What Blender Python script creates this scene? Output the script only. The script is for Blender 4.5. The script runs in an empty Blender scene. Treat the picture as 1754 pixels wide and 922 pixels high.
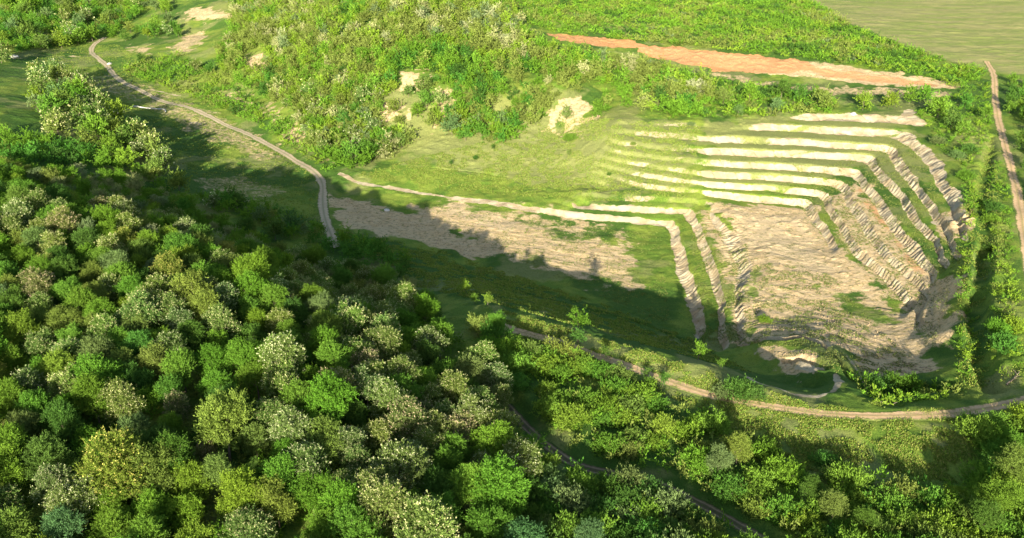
import bpy, math, random
import numpy as np
from mathutils import Vector
rng = np.random.default_rng(7); random.seed(7)
SC = bpy.context.scene
COL = SC.collection
R = math.radians
# ------------------------------------------------------------------ camera
PW, PH, FPX = 1754.0, 922.0, 1460.0
PITCH, CAMZ = R(26.0), 120.0
cam = bpy.data.cameras.new('camera'); camo = bpy.data.objects.new('camera', cam); COL.objects.link(camo)
cam.sensor_width = 36.0; cam.lens = 36.0*FPX/PW; cam.clip_start = 1.0; cam.clip_end = 9000.0
camo.location = (0, 0, CAMZ); camo.rotation_euler = (R(90)-PITCH, 0, 0)
SC.camera = camo
# ------------------------------------------------------------------ light
SUN_EL, SUN_AZ = R(17.2), R(8.0)          # light travels towards +Y, turned a little to +X
w = bpy.data.worlds.new('World'); SC.world = w; w.use_nodes = True
nt = w.node_tree; nt.nodes.clear()
sky = nt.nodes.new('ShaderNodeTexSky'); sky.sky_type = 'NISHITA'; sky.sun_disc = False
sky.sun_elevation = SUN_EL; sky.sun_rotation = math.pi + SUN_AZ; sky.air_density = 1.0; sky.dust_density = 1.0
bg = nt.nodes.new('ShaderNodeBackground'); bg.inputs[1].default_value = 0.09
wo = nt.nodes.new('ShaderNodeOutputWorld')
nt.links.new(sky.outputs[0], bg.inputs[0]); nt.links.new(bg.outputs[0], wo.inputs[0])
sl = bpy.data.lights.new('sun', 'SUN'); sl.energy = 5.0; sl.angle = R(0.5); sl.color = (1.0, 0.935, 0.79)
so = bpy.data.objects.new('sun', sl); COL.objects.link(so)
sd = Vector((math.sin(SUN_AZ)*math.cos(SUN_EL), math.cos(SUN_AZ)*math.cos(SUN_EL), -math.sin(SUN_EL)))
so.rotation_euler = sd.to_track_quat('-Z', 'Y').to_euler(); so.location = (0, -50, 200)
vs = SC.view_settings; vs.view_transform = 'Standard'; vs.look = 'None'; vs.gamma = 1.0; vs.exposure = 1.42
SC.cycles.max_bounces = 6; SC.cycles.diffuse_bounces = 3; SC.cycles.transparent_max_bounces = 4
SC.cycles.sample_clamp_indirect = 6.0

# ------------------------------------------------------------------ helpers
_T = np.random.default_rng(11).random((256, 256))
def vn(x, y, s, seed=0):
    """smooth value noise, 0..1, features about s metres"""
    x = np.asarray(x)/s + seed*37.17; y = np.asarray(y)/s + seed*91.73
    ix = np.floor(x).astype(int); iy = np.floor(y).astype(int); fx = x-ix; fy = y-iy
    fx = fx*fx*(3-2*fx); fy = fy*fy*(3-2*fy)
    a = _T[ix & 255, iy & 255]; b = _T[(ix+1) & 255, iy & 255]; c = _T[ix & 255, (iy+1) & 255]; d = _T[(ix+1) & 255, (iy+1) & 255]
    return (a*(1-fx)+b*fx)*(1-fy)+(c*(1-fx)+d*fx)*fy
def fbm(x, y, s, seed=0, o=4):
    r = 0; a = 0.5; t = 0
    for k in range(o): r = r+a*vn(x, y, s/2**k, seed+k*3.3); t += a; a *= .55
    return r/t
def sst(a, b, x):
    t = np.clip((x-a)/(b-a), 0, 1); return t*t*(3-2*t)
cp, sp = math.cos(PITCH), math.sin(PITCH)
def proj(x, y, z):
    x = np.asarray(x, float); dep = y*cp+(CAMZ-z)*sp
    dep = np.where(dep < 1, 1, dep)
    return PW/2+x/dep*FPX, PH/2+((CAMZ-z)*cp-y*sp)/dep*FPX
def rayd(u, v):
    a = (u-PW/2)/FPX; b = (v-PH/2)/FPX
    return a, cp-b*sp, -(sp+b*cp)
def at_z(u, v, z):
    dx, dy, dz = rayd(u, v); t = (z-CAMZ)/dz
    return dx*t, dy*t, z

# ------------------------------------------------------------------ terrain heights
PIX = [ # u, v, z : survey points on the land
 (600,330,-.5),(700,345,-1),(650,385,-1),(760,370,-1.5),(850,385,-1.5),(850,440,-1.5),(950,400,-1.5),(950,455,-1.5),(1050,405,-1.5),(1050,480,-1.5),
 (1120,430,-1.5),(1110,510,-1.5),(1135,400,-1.5),(1150,545,-1.5),(760,440,-.5),(850,480,-.5),(950,500,-.5),(1050,530,-.5),(1140,570,-.5),
 (835,522,21.3),(950,556,21.8),(1100,600,21.8),(1200,628,21.8),(1300,662,21.6),(1380,688,20.8),(1446,655,18.5),(1440,622,16.5),
 (1285,622,7),(1340,645,11),(1395,664,13),(1402,642,15),(1310,590,9.8),(1360,580,11.2),(1330,606,11),(1370,610,13),(1420,600,14.5),(1230,600,1),
 (700,440,5),(760,468,8),(800,498,15),(640,405,1),(600,395,2),(620,440,9),(560,400,2),(540,370,1.5),(560,310,1),(500,350,2),
 # small terraces facing the pale floor
 (1148,388,-.5),(1170,450,-.5),(1193,530,-.5),(1200,565,-.5),(1182,370,1.7),(1215,440,1.7),(1240,520,1.7),(1235,575,1.7),
 (1212,352,3.9),(1258,410,3.9),(1275,450,3.9),(1264,520,3.9),(1272,580,3.9),
 # upper floor
 (1250,362,5),(1350,380,5.2),(1350,440,5.3),(1310,440,5),(1400,480,6),(1310,500,5.2),(1450,540,7),(1350,550,6),(1500,570,8),(1550,600,10.3),(1595,625,13.2),
 (1480,620,12),(1440,590,11.5),(1400,560,8.6),(1310,560,7),
 (1380,200,21.5),(1480,202,21.5),(1565,206,21.5),(1620,240,21),(1650,300,20.8),(1655,360,20.5),(1660,450,19.5),(1655,520,18.5),(1640,560,18),(1650,620,18.5),(1655,480,19.5),
 (1605,560,12),(1612,600,13.5),
 (1745,400,21),(1730,300,21),(1710,200,21.5),(1703,130,22),(1754,460,21),(1700,350,20),(1720,500,20.5),(1720,600,20.5),(1700,660,20),
 (1754,20,24),(1500,20,24),(1600,70,23),(1740,110,22),(1400,5,25),(1650,40,23),
 (1100,72,28),(1250,88,28),(1400,104,27),(1550,124,24.5),(1650,145,22),(1110,100,24),(1250,122,23.5),(1400,138,23),(1550,150,22.5),
 (1000,40,31),(1200,55,29.5),(1300,20,28),(1100,10,30),(1450,80,26.5),(950,66,30),
 (1200,150,22.5),(1350,165,22.3),(1450,178,22),(1150,178,21.3),(1200,195,20.8),(1100,190,20.5),(1300,190,21.3),
 (1500,655,14.8),(1600,668,16.5),(1520,640,12.6),(1590,645,14.5),(1470,665,17.5),
 (1500,715,20.5),(1300,697,20.8),(1220,682,20.8),(1100,638,20.8),(1000,604,20.8),(900,574,20.8),(1600,713,20.5),(1754,690,21),(1690,700,20.5),
 (1300,780,20.8),(1500,800,20),(1700,800,20.3),(1100,750,21.8),(1000,700,23),(900,690,24.5),(940,640,22.5),(870,600,23.5),
 (1200,870,22.5),(1400,900,21.8),(1000,860,25),(1600,900,21.6),(1754,900,22),(1200,1000,26),(1500,1100,26),(900,1000,28),
 # valley and upper left
 (400,215,2),(300,170,3),(200,125,4),(155,88,5),(170,68,6),(450,330,2),(350,285,2.5),(300,235,3.5),(230,180,5),(150,140,6),(60,100,8),(100,82,6.5),
 (50,40,12),(200,20,12),(130,10,14),(0,0,18),(265,40,11),(0,80,12),(30,170,17),(0,200,19),(100,195,14),(55,140,13),(180,240,11),(0,250,16),(100,250,14),
 (240,130,5),(340,180,5),(230,95,8),(300,110,9),(270,70,10),
 # wooded hill
 (320,38,15),(370,26,19),(330,12,20),(290,80,9.5),(350,60,11),(430,110,14),(400,150,6.5),(420,60,19),(480,30,27),(450,170,5),(520,230,3.5),(600,285,3),
 (530,150,15),(560,200,9),(520,80,25),(600,120,25),(600,40,36),(700,130,25),(700,80,31),(700,20,40),(650,180,16),(650,240,6),(750,280,4),(760,180,17),
 (850,40,34),(850,110,27),(830,160,21),(850,210,12.5),(850,260,6),(850,310,1),(950,140,25),(960,190,16.5),(960,230,10),(960,290,4),(1040,165,21),(1030,320,3),
 (700,310,1.5),(720,325,0),(900,335,.8),(1000,350,1.2)]
WLD = [(-60,75,35),(-30,75,33),(0,80,29),(22,80,26.5),(-100,115,38),(-60,120,37),(-32,120,34),(-10,118,28.5),(-120,160,39),(-80,160,37),(-52,160,34),(-28,150,29),
 (-12,140,24),(0,135,22.8),(-132,200,37.5),(-110,197,37),(-92,192,35),(-175,212,38),(-72,185,32),(-48,170,30),(-32,160,26),(-22,152,23),(-160,160,40),(-150,100,38),(-120,60,38),(-60,30,38),(0,20,32),(80,20,28),
 (-70,215,14),(-50,200,14),(-104,235,14),(-85,228,12),(-150,245,20),(-34,190,12),(-200,220,34),(-60,235,4),
 (-50,560,38),(100,620,33),(-150,620,30),(200,700,28),(-300,700,26),(-600,900,60),(0,900,40),(600,900,25),(-900,400,55),(900,400,22),(-450,300,34),
 (400,200,22),(300,400,22),(260,250,21.5),(200,100,24),(500,-100,26),(-400,-100,42),(0,-200,34),(0,2600,60),(2600,2600,30),(-2600,2600,80),(-2600,0,60),(2600,0,25),(0,-2600,40),(0,1500,45),(900,1500,30)]
CONT = [(-.5,[(780,340),(900,358),(1000,372),(1140,383),(1152,388),(1170,450),(1190,520),(1200,565)]),
 (1.7,[(980,352),(1100,360),(1176,362),(1184,370),(1215,440),(1238,520),(1235,575)]),
 (3.9,[(1000,334),(1100,341),(1190,346),(1210,350),(1256,410),(1273,450),(1264,520),(1272,580)]),
 (6.1,[(1100,318),(1218,332),(1300,340),(1381,348),(1411,391),(1430,425)]),
 (8.3,[(1095,298),(1218,317),(1320,322),(1404,333),(1430,372),(1464,425),(1529,482),(1567,528)]),
 (10.5,[(1085,280),(1218,299),(1330,304),(1440,315),(1464,353),(1491,399),(1521,440),(1567,478),(1592,505)]),
 (12.7,[(1070,264),(1190,277),(1280,283),(1380,288),(1468,296),(1502,342),(1529,383),(1567,433),(1600,468)]),
 (14.9,[(1060,246),(1170,256),(1255,260),(1370,264),(1489,270),(1510,300),(1548,338),(1574,383),(1605,414),(1622,452)]),
 (17.1,[(1050,226),(1150,233),(1225,238),(1370,243),(1520,254),(1555,300),(1590,349),(1618,385),(1634,430)]),
 (19.3,[(1060,208),(1200,214),(1380,220),(1480,225),(1547,230),(1605,285),(1630,340),(1648,400)])]
for zc, pl in CONT:
    for a, b_ in zip(pl[:-1], pl[1:]):
        m_ = max(1, round(math.hypot(b_[0]-a[0], b_[1]-a[1])/22))
        PIX += [(a[0]+(b_[0]-a[0])*k/m_, a[1]+(b_[1]-a[1])*k/m_, zc) for k in range(m_)]
    PIX.append((*pl[-1], zc))
cpts = np.array([at_z(*p) for p in PIX]+WLD, float)
C2 = 2.0**2
def kern(d2): return np.sqrt(d2+C2)
n = len(cpts)
D = (cpts[:, None, 0]-cpts[None, :, 0])**2+(cpts[:, None, 1]-cpts[None, :, 1])**2
A = np.zeros((n+1, n+1)); A[:n, :n] = kern(D)-np.eye(n)*0.2; A[:n, n] = 1; A[n, :n] = 1
WT = np.linalg.solve(A, np.append(cpts[:, 2], 0))
def base_h(X, Y):
    out = np.full(X.shape, WT[n])
    for i in range(n): out += WT[i]*np.sqrt((X-cpts[i, 0])**2+(Y-cpts[i, 1])**2+C2)
    return out
def axis(segs):
    o = [segs[0][0]]
    for a, b, s in segs:
        k = max(4, int(round((b-a)/s/4))*4); o += list(np.linspace(a, b, k+1)[1:])
    return np.array(o)
def geo(a, b, k, g):
    t = (np.power(g, np.arange(k+1))-1)/(g**k-1); return a+(b-a)*t
XS = np.concatenate([-geo(400, 5000, 16, 1.35)[::-1][:-1], axis([(-400,-170,1.8),(-170,0,.75),(0,60,.42),(60,148,.3),(148,220,.8),(220,400,2.0)]), geo(400, 5000, 16, 1.35)[1:]])
YS = np.concatenate([-geo(0, 4000, 16, 1.35)[::-1][:-1], axis([(0,60,3.),(60,140,.9),(140,372,.36),(372,560,.8),(560,800,1.6)]), geo(800, 6000, 20, 1.3)[1:]])
NX, NY = len(XS), len(YS)
assert (NX-1) % 4 == 0 and (NY-1) % 4 == 0, (NX, NY)
def up4(a, axis_):
    a = np.moveaxis(a, axis_, 0); m = a.shape[0]; out = np.empty((4*(m-1)+1,)+a.shape[1:])
    p0 = a[np.clip(np.arange(m-1)-1, 0, m-1)]; p1 = a[:-1]; p2 = a[1:]; p3 = a[np.clip(np.arange(m-1)+2, 0, m-1)]
    for k in range(4):
        t = k/4; out[k:-1:4] = .5*((2*p1)+(-p0+p2)*t+(2*p0-5*p1+4*p2-p3)*t*t+(-p0+3*p1-3*p2+p3)*t**3)
    out[-1] = a[-1]; return np.moveaxis(out, 0, axis_)
Xc, Yc = np.meshgrid(XS[::4], YS[::4])
HB = up4(up4(base_h(Xc, Yc), 0), 1)
X, Y = np.meshgrid(XS, YS)
def samp(H, x, y):
    x = np.asarray(x, float); y = np.asarray(y, float)
    i = np.clip(np.searchsorted(XS, x)-1, 0, NX-2); j = np.clip(np.searchsorted(YS, y)-1, 0, NY-2)
    fx = np.clip((x-XS[i])/(XS[i+1]-XS[i]), 0, 1); fy = np.clip((y-YS[j])/(YS[j+1]-YS[j]), 0, 1)
    return (H[j, i]*(1-fx)+H[j, i+1]*fx)*(1-fy)+(H[j+1, i]*(1-fx)+H[j+1, i+1]*fx)*fy
_ts = np.concatenate([np.arange(40, 700, 1.0), np.arange(700, 2500, 6.0)])
def cast(H, u, v, lift=0.0):
    dx, dy, dz = rayd(u, v)
    x = dx*_ts; y = dy*_ts; z = CAMZ+dz*_ts; d = z-samp(H, x, y)-lift
    k = np.argmax(d < 0)
    if d[k] >= 0: k = len(_ts)-1
    k = max(k, 1); f = d[k-1]/(d[k-1]-d[k]+1e-9); t = _ts[k-1]+(_ts[k]-_ts[k-1])*min(max(f, 0), 1)
    return dx*t, dy*t
def cpoly(pts, dens=40): 
    """polyline given on the survey picture -> points on the land"""
    o = []
    for (a, b) in zip(pts[:-1], pts[1:]):
        m = max(1, int(math.hypot(b[0]-a[0], b[1]-a[1])/dens))
        for k in range(m): t = k/m; o.append(cast(HB, a[0]+(b[0]-a[0])*t, a[1]+(b[1]-a[1])*t))
    o.append(cast(HB, *pts[-1])); return np.array(o)
def sub(P, pad):
    i0, i1 = np.searchsorted(XS, [P[:, 0].min()-pad, P[:, 0].max()+pad]); j0, j1 = np.searchsorted(YS, [P[:, 1].min()-pad, P[:, 1].max()+pad])
    return slice(j0, j1), slice(i0, i1)
def seg_d(x, y, P, closed=False):
    d = np.full(x.shape, 1e9); Q = np.vstack([P, P[:1]]) if closed else P
    for a, b in zip(Q[:-1], Q[1:]):
        e = b-a; L = e@e+1e-9; t = np.clip(((x-a[0])*e[0]+(y-a[1])*e[1])/L, 0, 1)
        d = np.minimum(d, (x-a[0]-t*e[0])**2+(y-a[1]-t*e[1])**2)
    return np.sqrt(d)
def inside(x, y, P):
    r = np.zeros(x.shape, bool); Q = np.vstack([P, P[:1]])
    for a, b in zip(Q[:-1], Q[1:]):
        c = ((a[1] > y) != (b[1] > y)); 
        r ^= c & (x < (b[0]-a[0])*(y-a[1])/(b[1]-a[1]+1e-12)+a[0])
    return r
def area(mask, pts, soft=2.0, k=1.0, wob=2.0, ws=6.0, seed=3, sharp=False):
    """soft-edged patch on the land; pts on the survey picture"""
    if not sharp and mask is not tm: soft, wob = soft*1.9, wob*1.9
    P = cpoly(pts+[pts[0]], 60)[:-1]; s = sub(P, soft+wob+2); x, y = X[s], Y[s]
    if x.size == 0: return
    d = seg_d(x, y, P, True)*np.where(inside(x, y, P), 1, -1)+(fbm(x, y, ws, seed, 3)-.5)*2*wob
    mask[s] = np.maximum(mask[s], k*sst(-soft/2, soft/2, d))
def line(mask, pts, wd, soft=1.0, k=1.0, wob=.5, seed=5):
    P = cpoly(pts, 25); s = sub(P, wd+soft+wob+1); x, y = X[s], Y[s]
    d = wd/2-seg_d(x, y, P)+(fbm(x, y, 3.5, seed, 3)-.5)*2*wob
    mask[s] = np.maximum(mask[s], k*sst(-soft/2, soft/2, d))

Z = np.zeros_like(X)
H = HB+(fbm(X, Y, 9, 1, 4)-.5)*1.2*sst(0, 200, np.hypot(X, Y)) 
tm = Z.copy()
area(tm, [(1195,268),(1225,228),(1380,195),(1570,198),(1660,262),(1668,380),(1645,440),(1605,480),(1596,560),(1575,560),(1440,440),(1370,360),(1205,352)], 6, 1, 1)
area(tm, [(760,330),(1000,345),(1050,215),(1210,205),(1230,260),(1200,350),(1150,392),(1000,382),(900,368),(780,350)], 10, .62, 3)
area(tm, [(1140,386),(1200,345),(1262,400),(1290,450),(1285,590),(1200,590),(1175,560)], 3, 1, 1)
area(tm, [(1270,600),(1330,585),(1400,600),(1420,640),(1380,665),(1330,655),(1290,640)], 4, .45, 1)
STEP = 2.2
hw = HB+(fbm(X, Y, 12, 21, 4)-.5)*.6+(vn(X, Y, 1.6, 24)-.5)*.15
q = (hw-5.0)/STEP; kk = np.floor(q); tt = q-kk; lo_ = .26+.16*vn(X, Y, 13, 26); S = sst(0, 1, (tt-lo_)/(.30+.16*vn(X, Y, 17, 27)))
HT = 5.0+STEP*(kk+.14*tt+.86*S)
FACE = np.clip(1-np.abs(tt-.5)/.27, 0, 1); FACE = sst(0, .6, FACE)*tm
gy, gx = np.gradient(HB, YS, XS); gg = np.hypot(gx, gy)+1e-4
wx = np.clip(np.abs(gx)/gg, 0, 1)**2
rib_r = np.abs(fbm(X*.35+Y*.10, Y-X*.25, 1.7, 31, 2)-.5)*2
rib_f = np.abs(vn(X+Y*.25, Y*.10, 4.5, 33)-.5)*2
H = H*(1-tm)+(HT+(H-HB)*.25)*tm
cs_ = (Y-X*.42+(fbm(X, Y, 7, 35, 3)-.5)*5)/1.55; saw = cs_-np.floor(cs_); saw = np.where(saw < .8, saw/.8, (1-saw)/.2)*(.4+1.1*vn(X*.25, Y, 2.4, 36))
H -= tm*FACE*(1-wx)*.5*(fbm(X*.8, Y, 1.5, 37, 3)-.35)
crk = np.abs(vn(X+Y*.5, Y*.12, 8, 39)-.5); H -= tm*FACE*(1-wx)*.8*np.exp(-(crk/.022)**2)
H -= tm*FACE*(wx*(.25*(1-rib_r)+.72*(1-saw))+(1-wx)*.18*(1-rib_f)**6*3)
lz = Z.copy(); area(lz, [(1140,386),(1200,345),(1262,380),(1300,440),(1300,585),(1200,590),(1175,560)], 3, 1, 1)
H -= lz*.34*(1-saw)*(1-FACE*.6)*sst(.38, .6, fbm(X, Y, 6, 47, 3))
# furrowed soil running along the floors
def grooved(x, y, ang, a, b, seed):
    c, s = math.cos(ang), math.sin(ang); return fbm((x*c+y*s)*a, (-x*s+y*c)*b, 3.0, seed, 3)
fl = Z.copy(); area(fl, [(1290,440),(1350,420),(1420,470),(1480,530),(1560,590),(1610,630),(1480,640),(1400,600),(1280,590)], 5, 1, 2)
H += fl*(grooved(X, Y, -.75, .35, 2.0, 41)-.5)*.42
fl2 = Z.copy(); area(fl2, [(560,335),(700,345),(900,365),(1130,400),(1120,520),(900,460),(700,420),(580,380)], 6, 1, 3)
H += fl2*(grooved(X, Y, -.35, .3, 1.4, 43)-.5)*.45
# cut lines: gullies, scarps
def carve(pts, wd, dp, up=0.0):
    global H
    P = cpoly(pts, 25); s = sub(P, wd*3); x, y = X[s], Y[s]; d = seg_d(x, y, P)+(fbm(x, y, 4, 51, 3)-.5)*wd*.5
    H[s] -= dp*np.exp(-(d/wd*1.6)**4)
    if up: H[s] += up*np.exp(-((d-wd*1.1)/wd*1.8)**2)
DITCH = [(1704,235),(1694,270),(1684,320),(1684,370),(1690,420),(1682,480),(1674,540),(1680,600),(1692,640),(1702,662)]
carve(DITCH[4:], 3.5, 3.2); carve(DITCH[:5], 3.0, 1.6)
carve([(1268,594),(1290,588),(1310,580),(1345,582),(1375,577),(1400,585),(1425,603),(1445,625),(1465,655)], 1.1, 1.6, .25)
carve([(1470,655),(1492,682),(1520,692),(1545,697)], .7, .6)
carve([(1348,617),(1372,613),(1395,617),(1412,627)], 1.6, 1.6)
carve([(1500,672),(1560,668),(1620,660)], 4, 3.0)
carve([(790,470),(880,497),(980,525),(1090,553),(1190,592)], 1.2, .7, .3)
carve([(455,248),(500,270),(540,298),(562,320)], .8, .6)
carve([(740,288),(800,293),(870,305)], .8, .4)
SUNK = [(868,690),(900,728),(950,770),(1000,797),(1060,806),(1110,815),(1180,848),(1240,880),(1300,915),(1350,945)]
carve(SUNK, 3.5, .8)
carve([(1545,690),(1600,680),(1650,668)], .5, .5)
carve([(1655,355),(1668,372),(1640,382)], 1.5, 1.2, .8)
sm = sst(.45, .8, fbm(X, Y, 2.6, 61, 3)); H += sm*.35*(1-tm)*(1-fl)*(1-fl2)*sst(1500, 700, np.hypot(X, Y))

# ------------------------------------------------------------------ ground cover masks
bare, pale, orange, lush, dry, field, grav, path = [Z.copy() for _ in range(8)]
pale[:] = FACE*(.22+.22*wx+(1.05-.3*wx)*fbm(X, Y, 7, 71, 4))*(.55+.6*np.maximum(wx, sst(.25, .5, vn(X*.35, Y*2.2, 6, 73))))
west = sst(60, 20, X)                    # terraces dissolve into grass on this side
pale[:] *= 1-.62*west
area(bare, [(1225,352),(1300,348),(1390,352),(1415,400),(1470,450),(1560,545),(1610,630),(1560,645),(1480,635),(1440,600),(1400,590),(1350,575),(1270,590),(1290,520),(1295,450),(1250,400)], 4, 1, 3)
area(bare, [(700,345),(850,358),(1000,380),(1080,398),(1095,450),(1100,500),(1060,495),(950,460),(850,430),(780,400),(700,380)], 11, .92, 6)
area(bare, [(565,335),(640,345),(720,370),(850,420),(840,450),(760,430),(640,400),(575,385)], 6, .8, 4)
area(bare, [(1420,340),(1470,305),(1500,345),(1560,420),(1640,480),(1635,600),(1590,590),(1560,540),(1500,480),(1450,420)], 5, .9, 3)
area(bare, [(1290,595),(1330,590),(1400,605),(1385,640),(1340,640)], 2, .8, 1)
area(bare, [(1600,375),(1640,352),(1668,360),(1662,400),(1630,410),(1600,395)], 2, .95, 1)
area(bare, [(330,300),(430,300),(500,330),(480,350),(380,345),(330,330)], 6, .42, 5)
area(bare, [(140,130),(200,120),(260,165),(310,195),(280,200),(220,175),(150,150)], 5, .42, 4)
area(bare, [(230,140),(300,170),(400,205),(500,265),(470,285),(380,245),(300,220),(250,180)], 6, .48, 5)
for p, kq in [([(640,190),(690,170),(700,200),(660,215)], .95), ([(680,125),(725,120),(730,150),(690,160)], .8), ([(740,165),(768,150),(770,200),(745,215)], .7),
    ([(945,180),(1000,165),(1015,210),(960,235)], .85), ([(410,100),(450,92),(462,118),(425,122)], .8), ([(480,215),(512,215),(518,245),(490,240)], .9), ([(585,195),(608,195),(600,215),(582,215)], .8),
    ([(340,165),(420,150),(480,190),(500,215),(440,190)], .55), ([(222,78),(255,78),(258,92),(225,92)], .7), ([(540,240),(560,245),(565,280),(545,275)], .5),
    ([(285,85),(312,62),(355,50),(362,60),(328,90),(292,96)], .62), ([(308,22),(330,13),(408,21),(410,28),(360,38),(318,34)], .7),
    ([(1040,210),(1010,240),(930,225),(960,200)], .5), ([(1290,560),(1330,530),(1350,560),(1320,580)], .3)]:
    area(dry, p, 9, .9, 5, 8); area(bare, p, 6, kq*.95, 5, 4)
line(pale, [(582,300),(620,315),(680,325),(735,332)], 2.2, 1.5, 1, .8)
line(pale, [(735,332),(780,340)], 1.2, 1.5, .7, .8)
line(pale, [(780,340),(840,347),(900,357),(1000,371),(1080,378),(1148,382)], 3.0, 1.2, 1, .7)
line(pale, [(985,352),(1060,357),(1150,362)], 3.2, 2.5, .75, 1.2)
line(pale, [(1272,590),(1300,580),(1345,579),(1375,574),(1400,582),(1420,594)], 1.6, .7, 1, .3)
line(pale, [(1432,640),(1440,655),(1425,672),(1400,680),(1370,677),(1330,666),(1280,648)], 1.3, 1.2, .8, .8)
line(pale, [(1375,625),(1400,628)], 3.5, 1.2, .95, .4)
line(pale, [(1450,610),(1470,640),(1495,672)], 1.0, 1.2, .65, .6)
line(pale, [(1560,190),(1552,200),(1570,210)], 4.5, 2, 1, 1)
line(pale, [(1385,201),(1450,203),(1570,208)], 3.4, 1.5, 1, .8)
line(pale, [(1610,378),(1640,372)], 4.5, 2, .9, .8)
line(pale, [(1150,386),(1170,445),(1193,530)], 2.2, 1.0, .7, .5)
line(pale, [(205,190),(225,184),(283,190)], .8, .4, .9, .1)
line(pale, [(260,155),(310,165)], 1.5, 1.5, .8, .6)
for uv in [(20,98),(120,96),(330,210)]: line(pale, [uv, (uv[0]+14, uv[1]+2)], 2.5, 1.5, .9, .6)
area(orange, [(1080,75),(1250,90),(1380,104),(1400,120),(1330,126),(1230,122),(1120,100),(1095,90)], 2, 1, 2)
area(orange, [(935,57),(1010,62),(1085,71),(1098,86),(1050,82),(960,71)], 2.5, .95, 2)
area(bare, [(1090,78),(1250,92),(1400,107),(1550,127),(1650,147),(1640,154),(1500,146),(1380,134),(1240,118),(1120,98)], 3, .75, 3)
area(orange, [(1380,112),(1550,132),(1640,150),(1500,144),(1380,130)], 5, .6, 3)
area(bare, [(1230,128),(1400,150),(1500,150),(1650,158),(1640,168),(1500,165),(1380,160),(1260,145)], 5, .55, 5)
area(orange, [(1464,300),(1500,345),(1560,420),(1590,470),(1560,470),(1520,410),(1470,340)], 4, .55, 2)
area(orange, [(1610,392),(1660,378),(1668,400),(1625,412)], 3, .4, 1)
area(orange, [(1090,440),(1020,500),(880,450),(800,395),(850,385),(950,420)], 8, .35, 5)
area(grav, [(1240,360),(1360,375),(1400,420),(1430,460),(1380,470),(1300,440),(1250,400)], 8, .75, 5)
area(grav, [(700,350),(900,370),(1070,400),(1040,430),(900,400),(760,375)], 8, .7, 6)
area(grav, [(590,370),(700,400),(800,440),(760,440),(650,415)], 8, .7, 5)
area(field, [(1370,-20),(1390,12),(1440,35),(1480,50),(1530,70),(1600,95),(1680,118),(1716,126),(1800,130),(1900,60),(1900,-60),(1370,-60)], 3, 1, .6)
j = np.searchsorted(YS, 640); ff = ((X > 240+(Y-640)*.18) & (Y > 640)); field[ff] = 1
# soft lush growth and dry yellow growth
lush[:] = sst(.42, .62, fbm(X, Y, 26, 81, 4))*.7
area(lush, [(560,400),(640,400),(760,440),(950,500),(1150,575),(1300,640),(1390,665),(1380,690),(1200,632),(950,560),(835,525),(700,490),(560,430)], 6, .95, 3)  # lush growth, its dark green also painting the shade on the pit slope deeper
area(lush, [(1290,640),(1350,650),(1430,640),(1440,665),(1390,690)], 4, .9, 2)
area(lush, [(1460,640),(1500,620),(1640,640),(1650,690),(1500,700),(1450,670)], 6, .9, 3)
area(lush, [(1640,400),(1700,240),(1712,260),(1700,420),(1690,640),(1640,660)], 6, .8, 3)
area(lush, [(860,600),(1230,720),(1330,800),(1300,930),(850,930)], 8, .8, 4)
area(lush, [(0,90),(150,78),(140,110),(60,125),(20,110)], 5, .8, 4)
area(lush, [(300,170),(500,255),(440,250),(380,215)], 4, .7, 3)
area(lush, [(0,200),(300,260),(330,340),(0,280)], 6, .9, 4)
dry[:] = sst(.45, .7, fbm(X, Y, 17, 91, 4))*.7
area(dry, [(1200,200),(1560,200),(1600,300),(1560,330),(1460,300),(1200,340)], 6, .8, 5)
area(dry, [(600,130),(780,150),(960,190),(1100,190),(1220,215),(1200,350),(1000,345),(800,300),(700,290),(640,240)], 14, .85, 8)
area(dry, [(840,525),(950,556),(1100,601),(1200,632),(1300,668),(1380,695),(1300,690),(1200,668),(1100,630),(960,590),(880,560)], 4, .75, 3)
area(dry, [(1560,725),(1680,725),(1680,760),(1600,770)], 4, .9, 3)
area(dry, [(1380,800),(1440,805),(1440,830),(1380,825)], 3, 1, 2)
area(dry, [(1690,630),(1754,620),(1754,680),(1700,690)], 3, .8, 2)
area(bare, [(1195,352),(1262,385),(1300,440),(1300,585),(1255,590),(1240,500)], 3, .62, 3)
sel = sst(20, 40, X)*(1-sst(58, 62, X))*(Y < 290); pale *= 1-.15*sel
# grass creeping over the floors
for p, kq in [([(880,375),(960,385),(1050,405),(1010,415),(900,395)], .7), ([(1080,395),(1145,390),(1190,560),(1130,540),(1105,480)], .9), ([(1400,490),(1470,500),(1560,560),(1530,570),(1440,530)], .8),
    ([(1380,350),(1420,400),(1440,430),(1400,400)], .6), ([(1330,500),(1380,520),(1370,540),(1320,520)], .4), ([(600,320),(760,345),(850,365),(720,355),(640,350)], .8), ([(1230,350),(1290,352),(1250,365)], .6)]:
    m = Z.copy(); area(m, p, 6, kq, 4, 6, 8); bare *= 1-m*.9; grav *= 1-m*.9; lush[:] = np.maximum(lush, m*.4)

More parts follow.
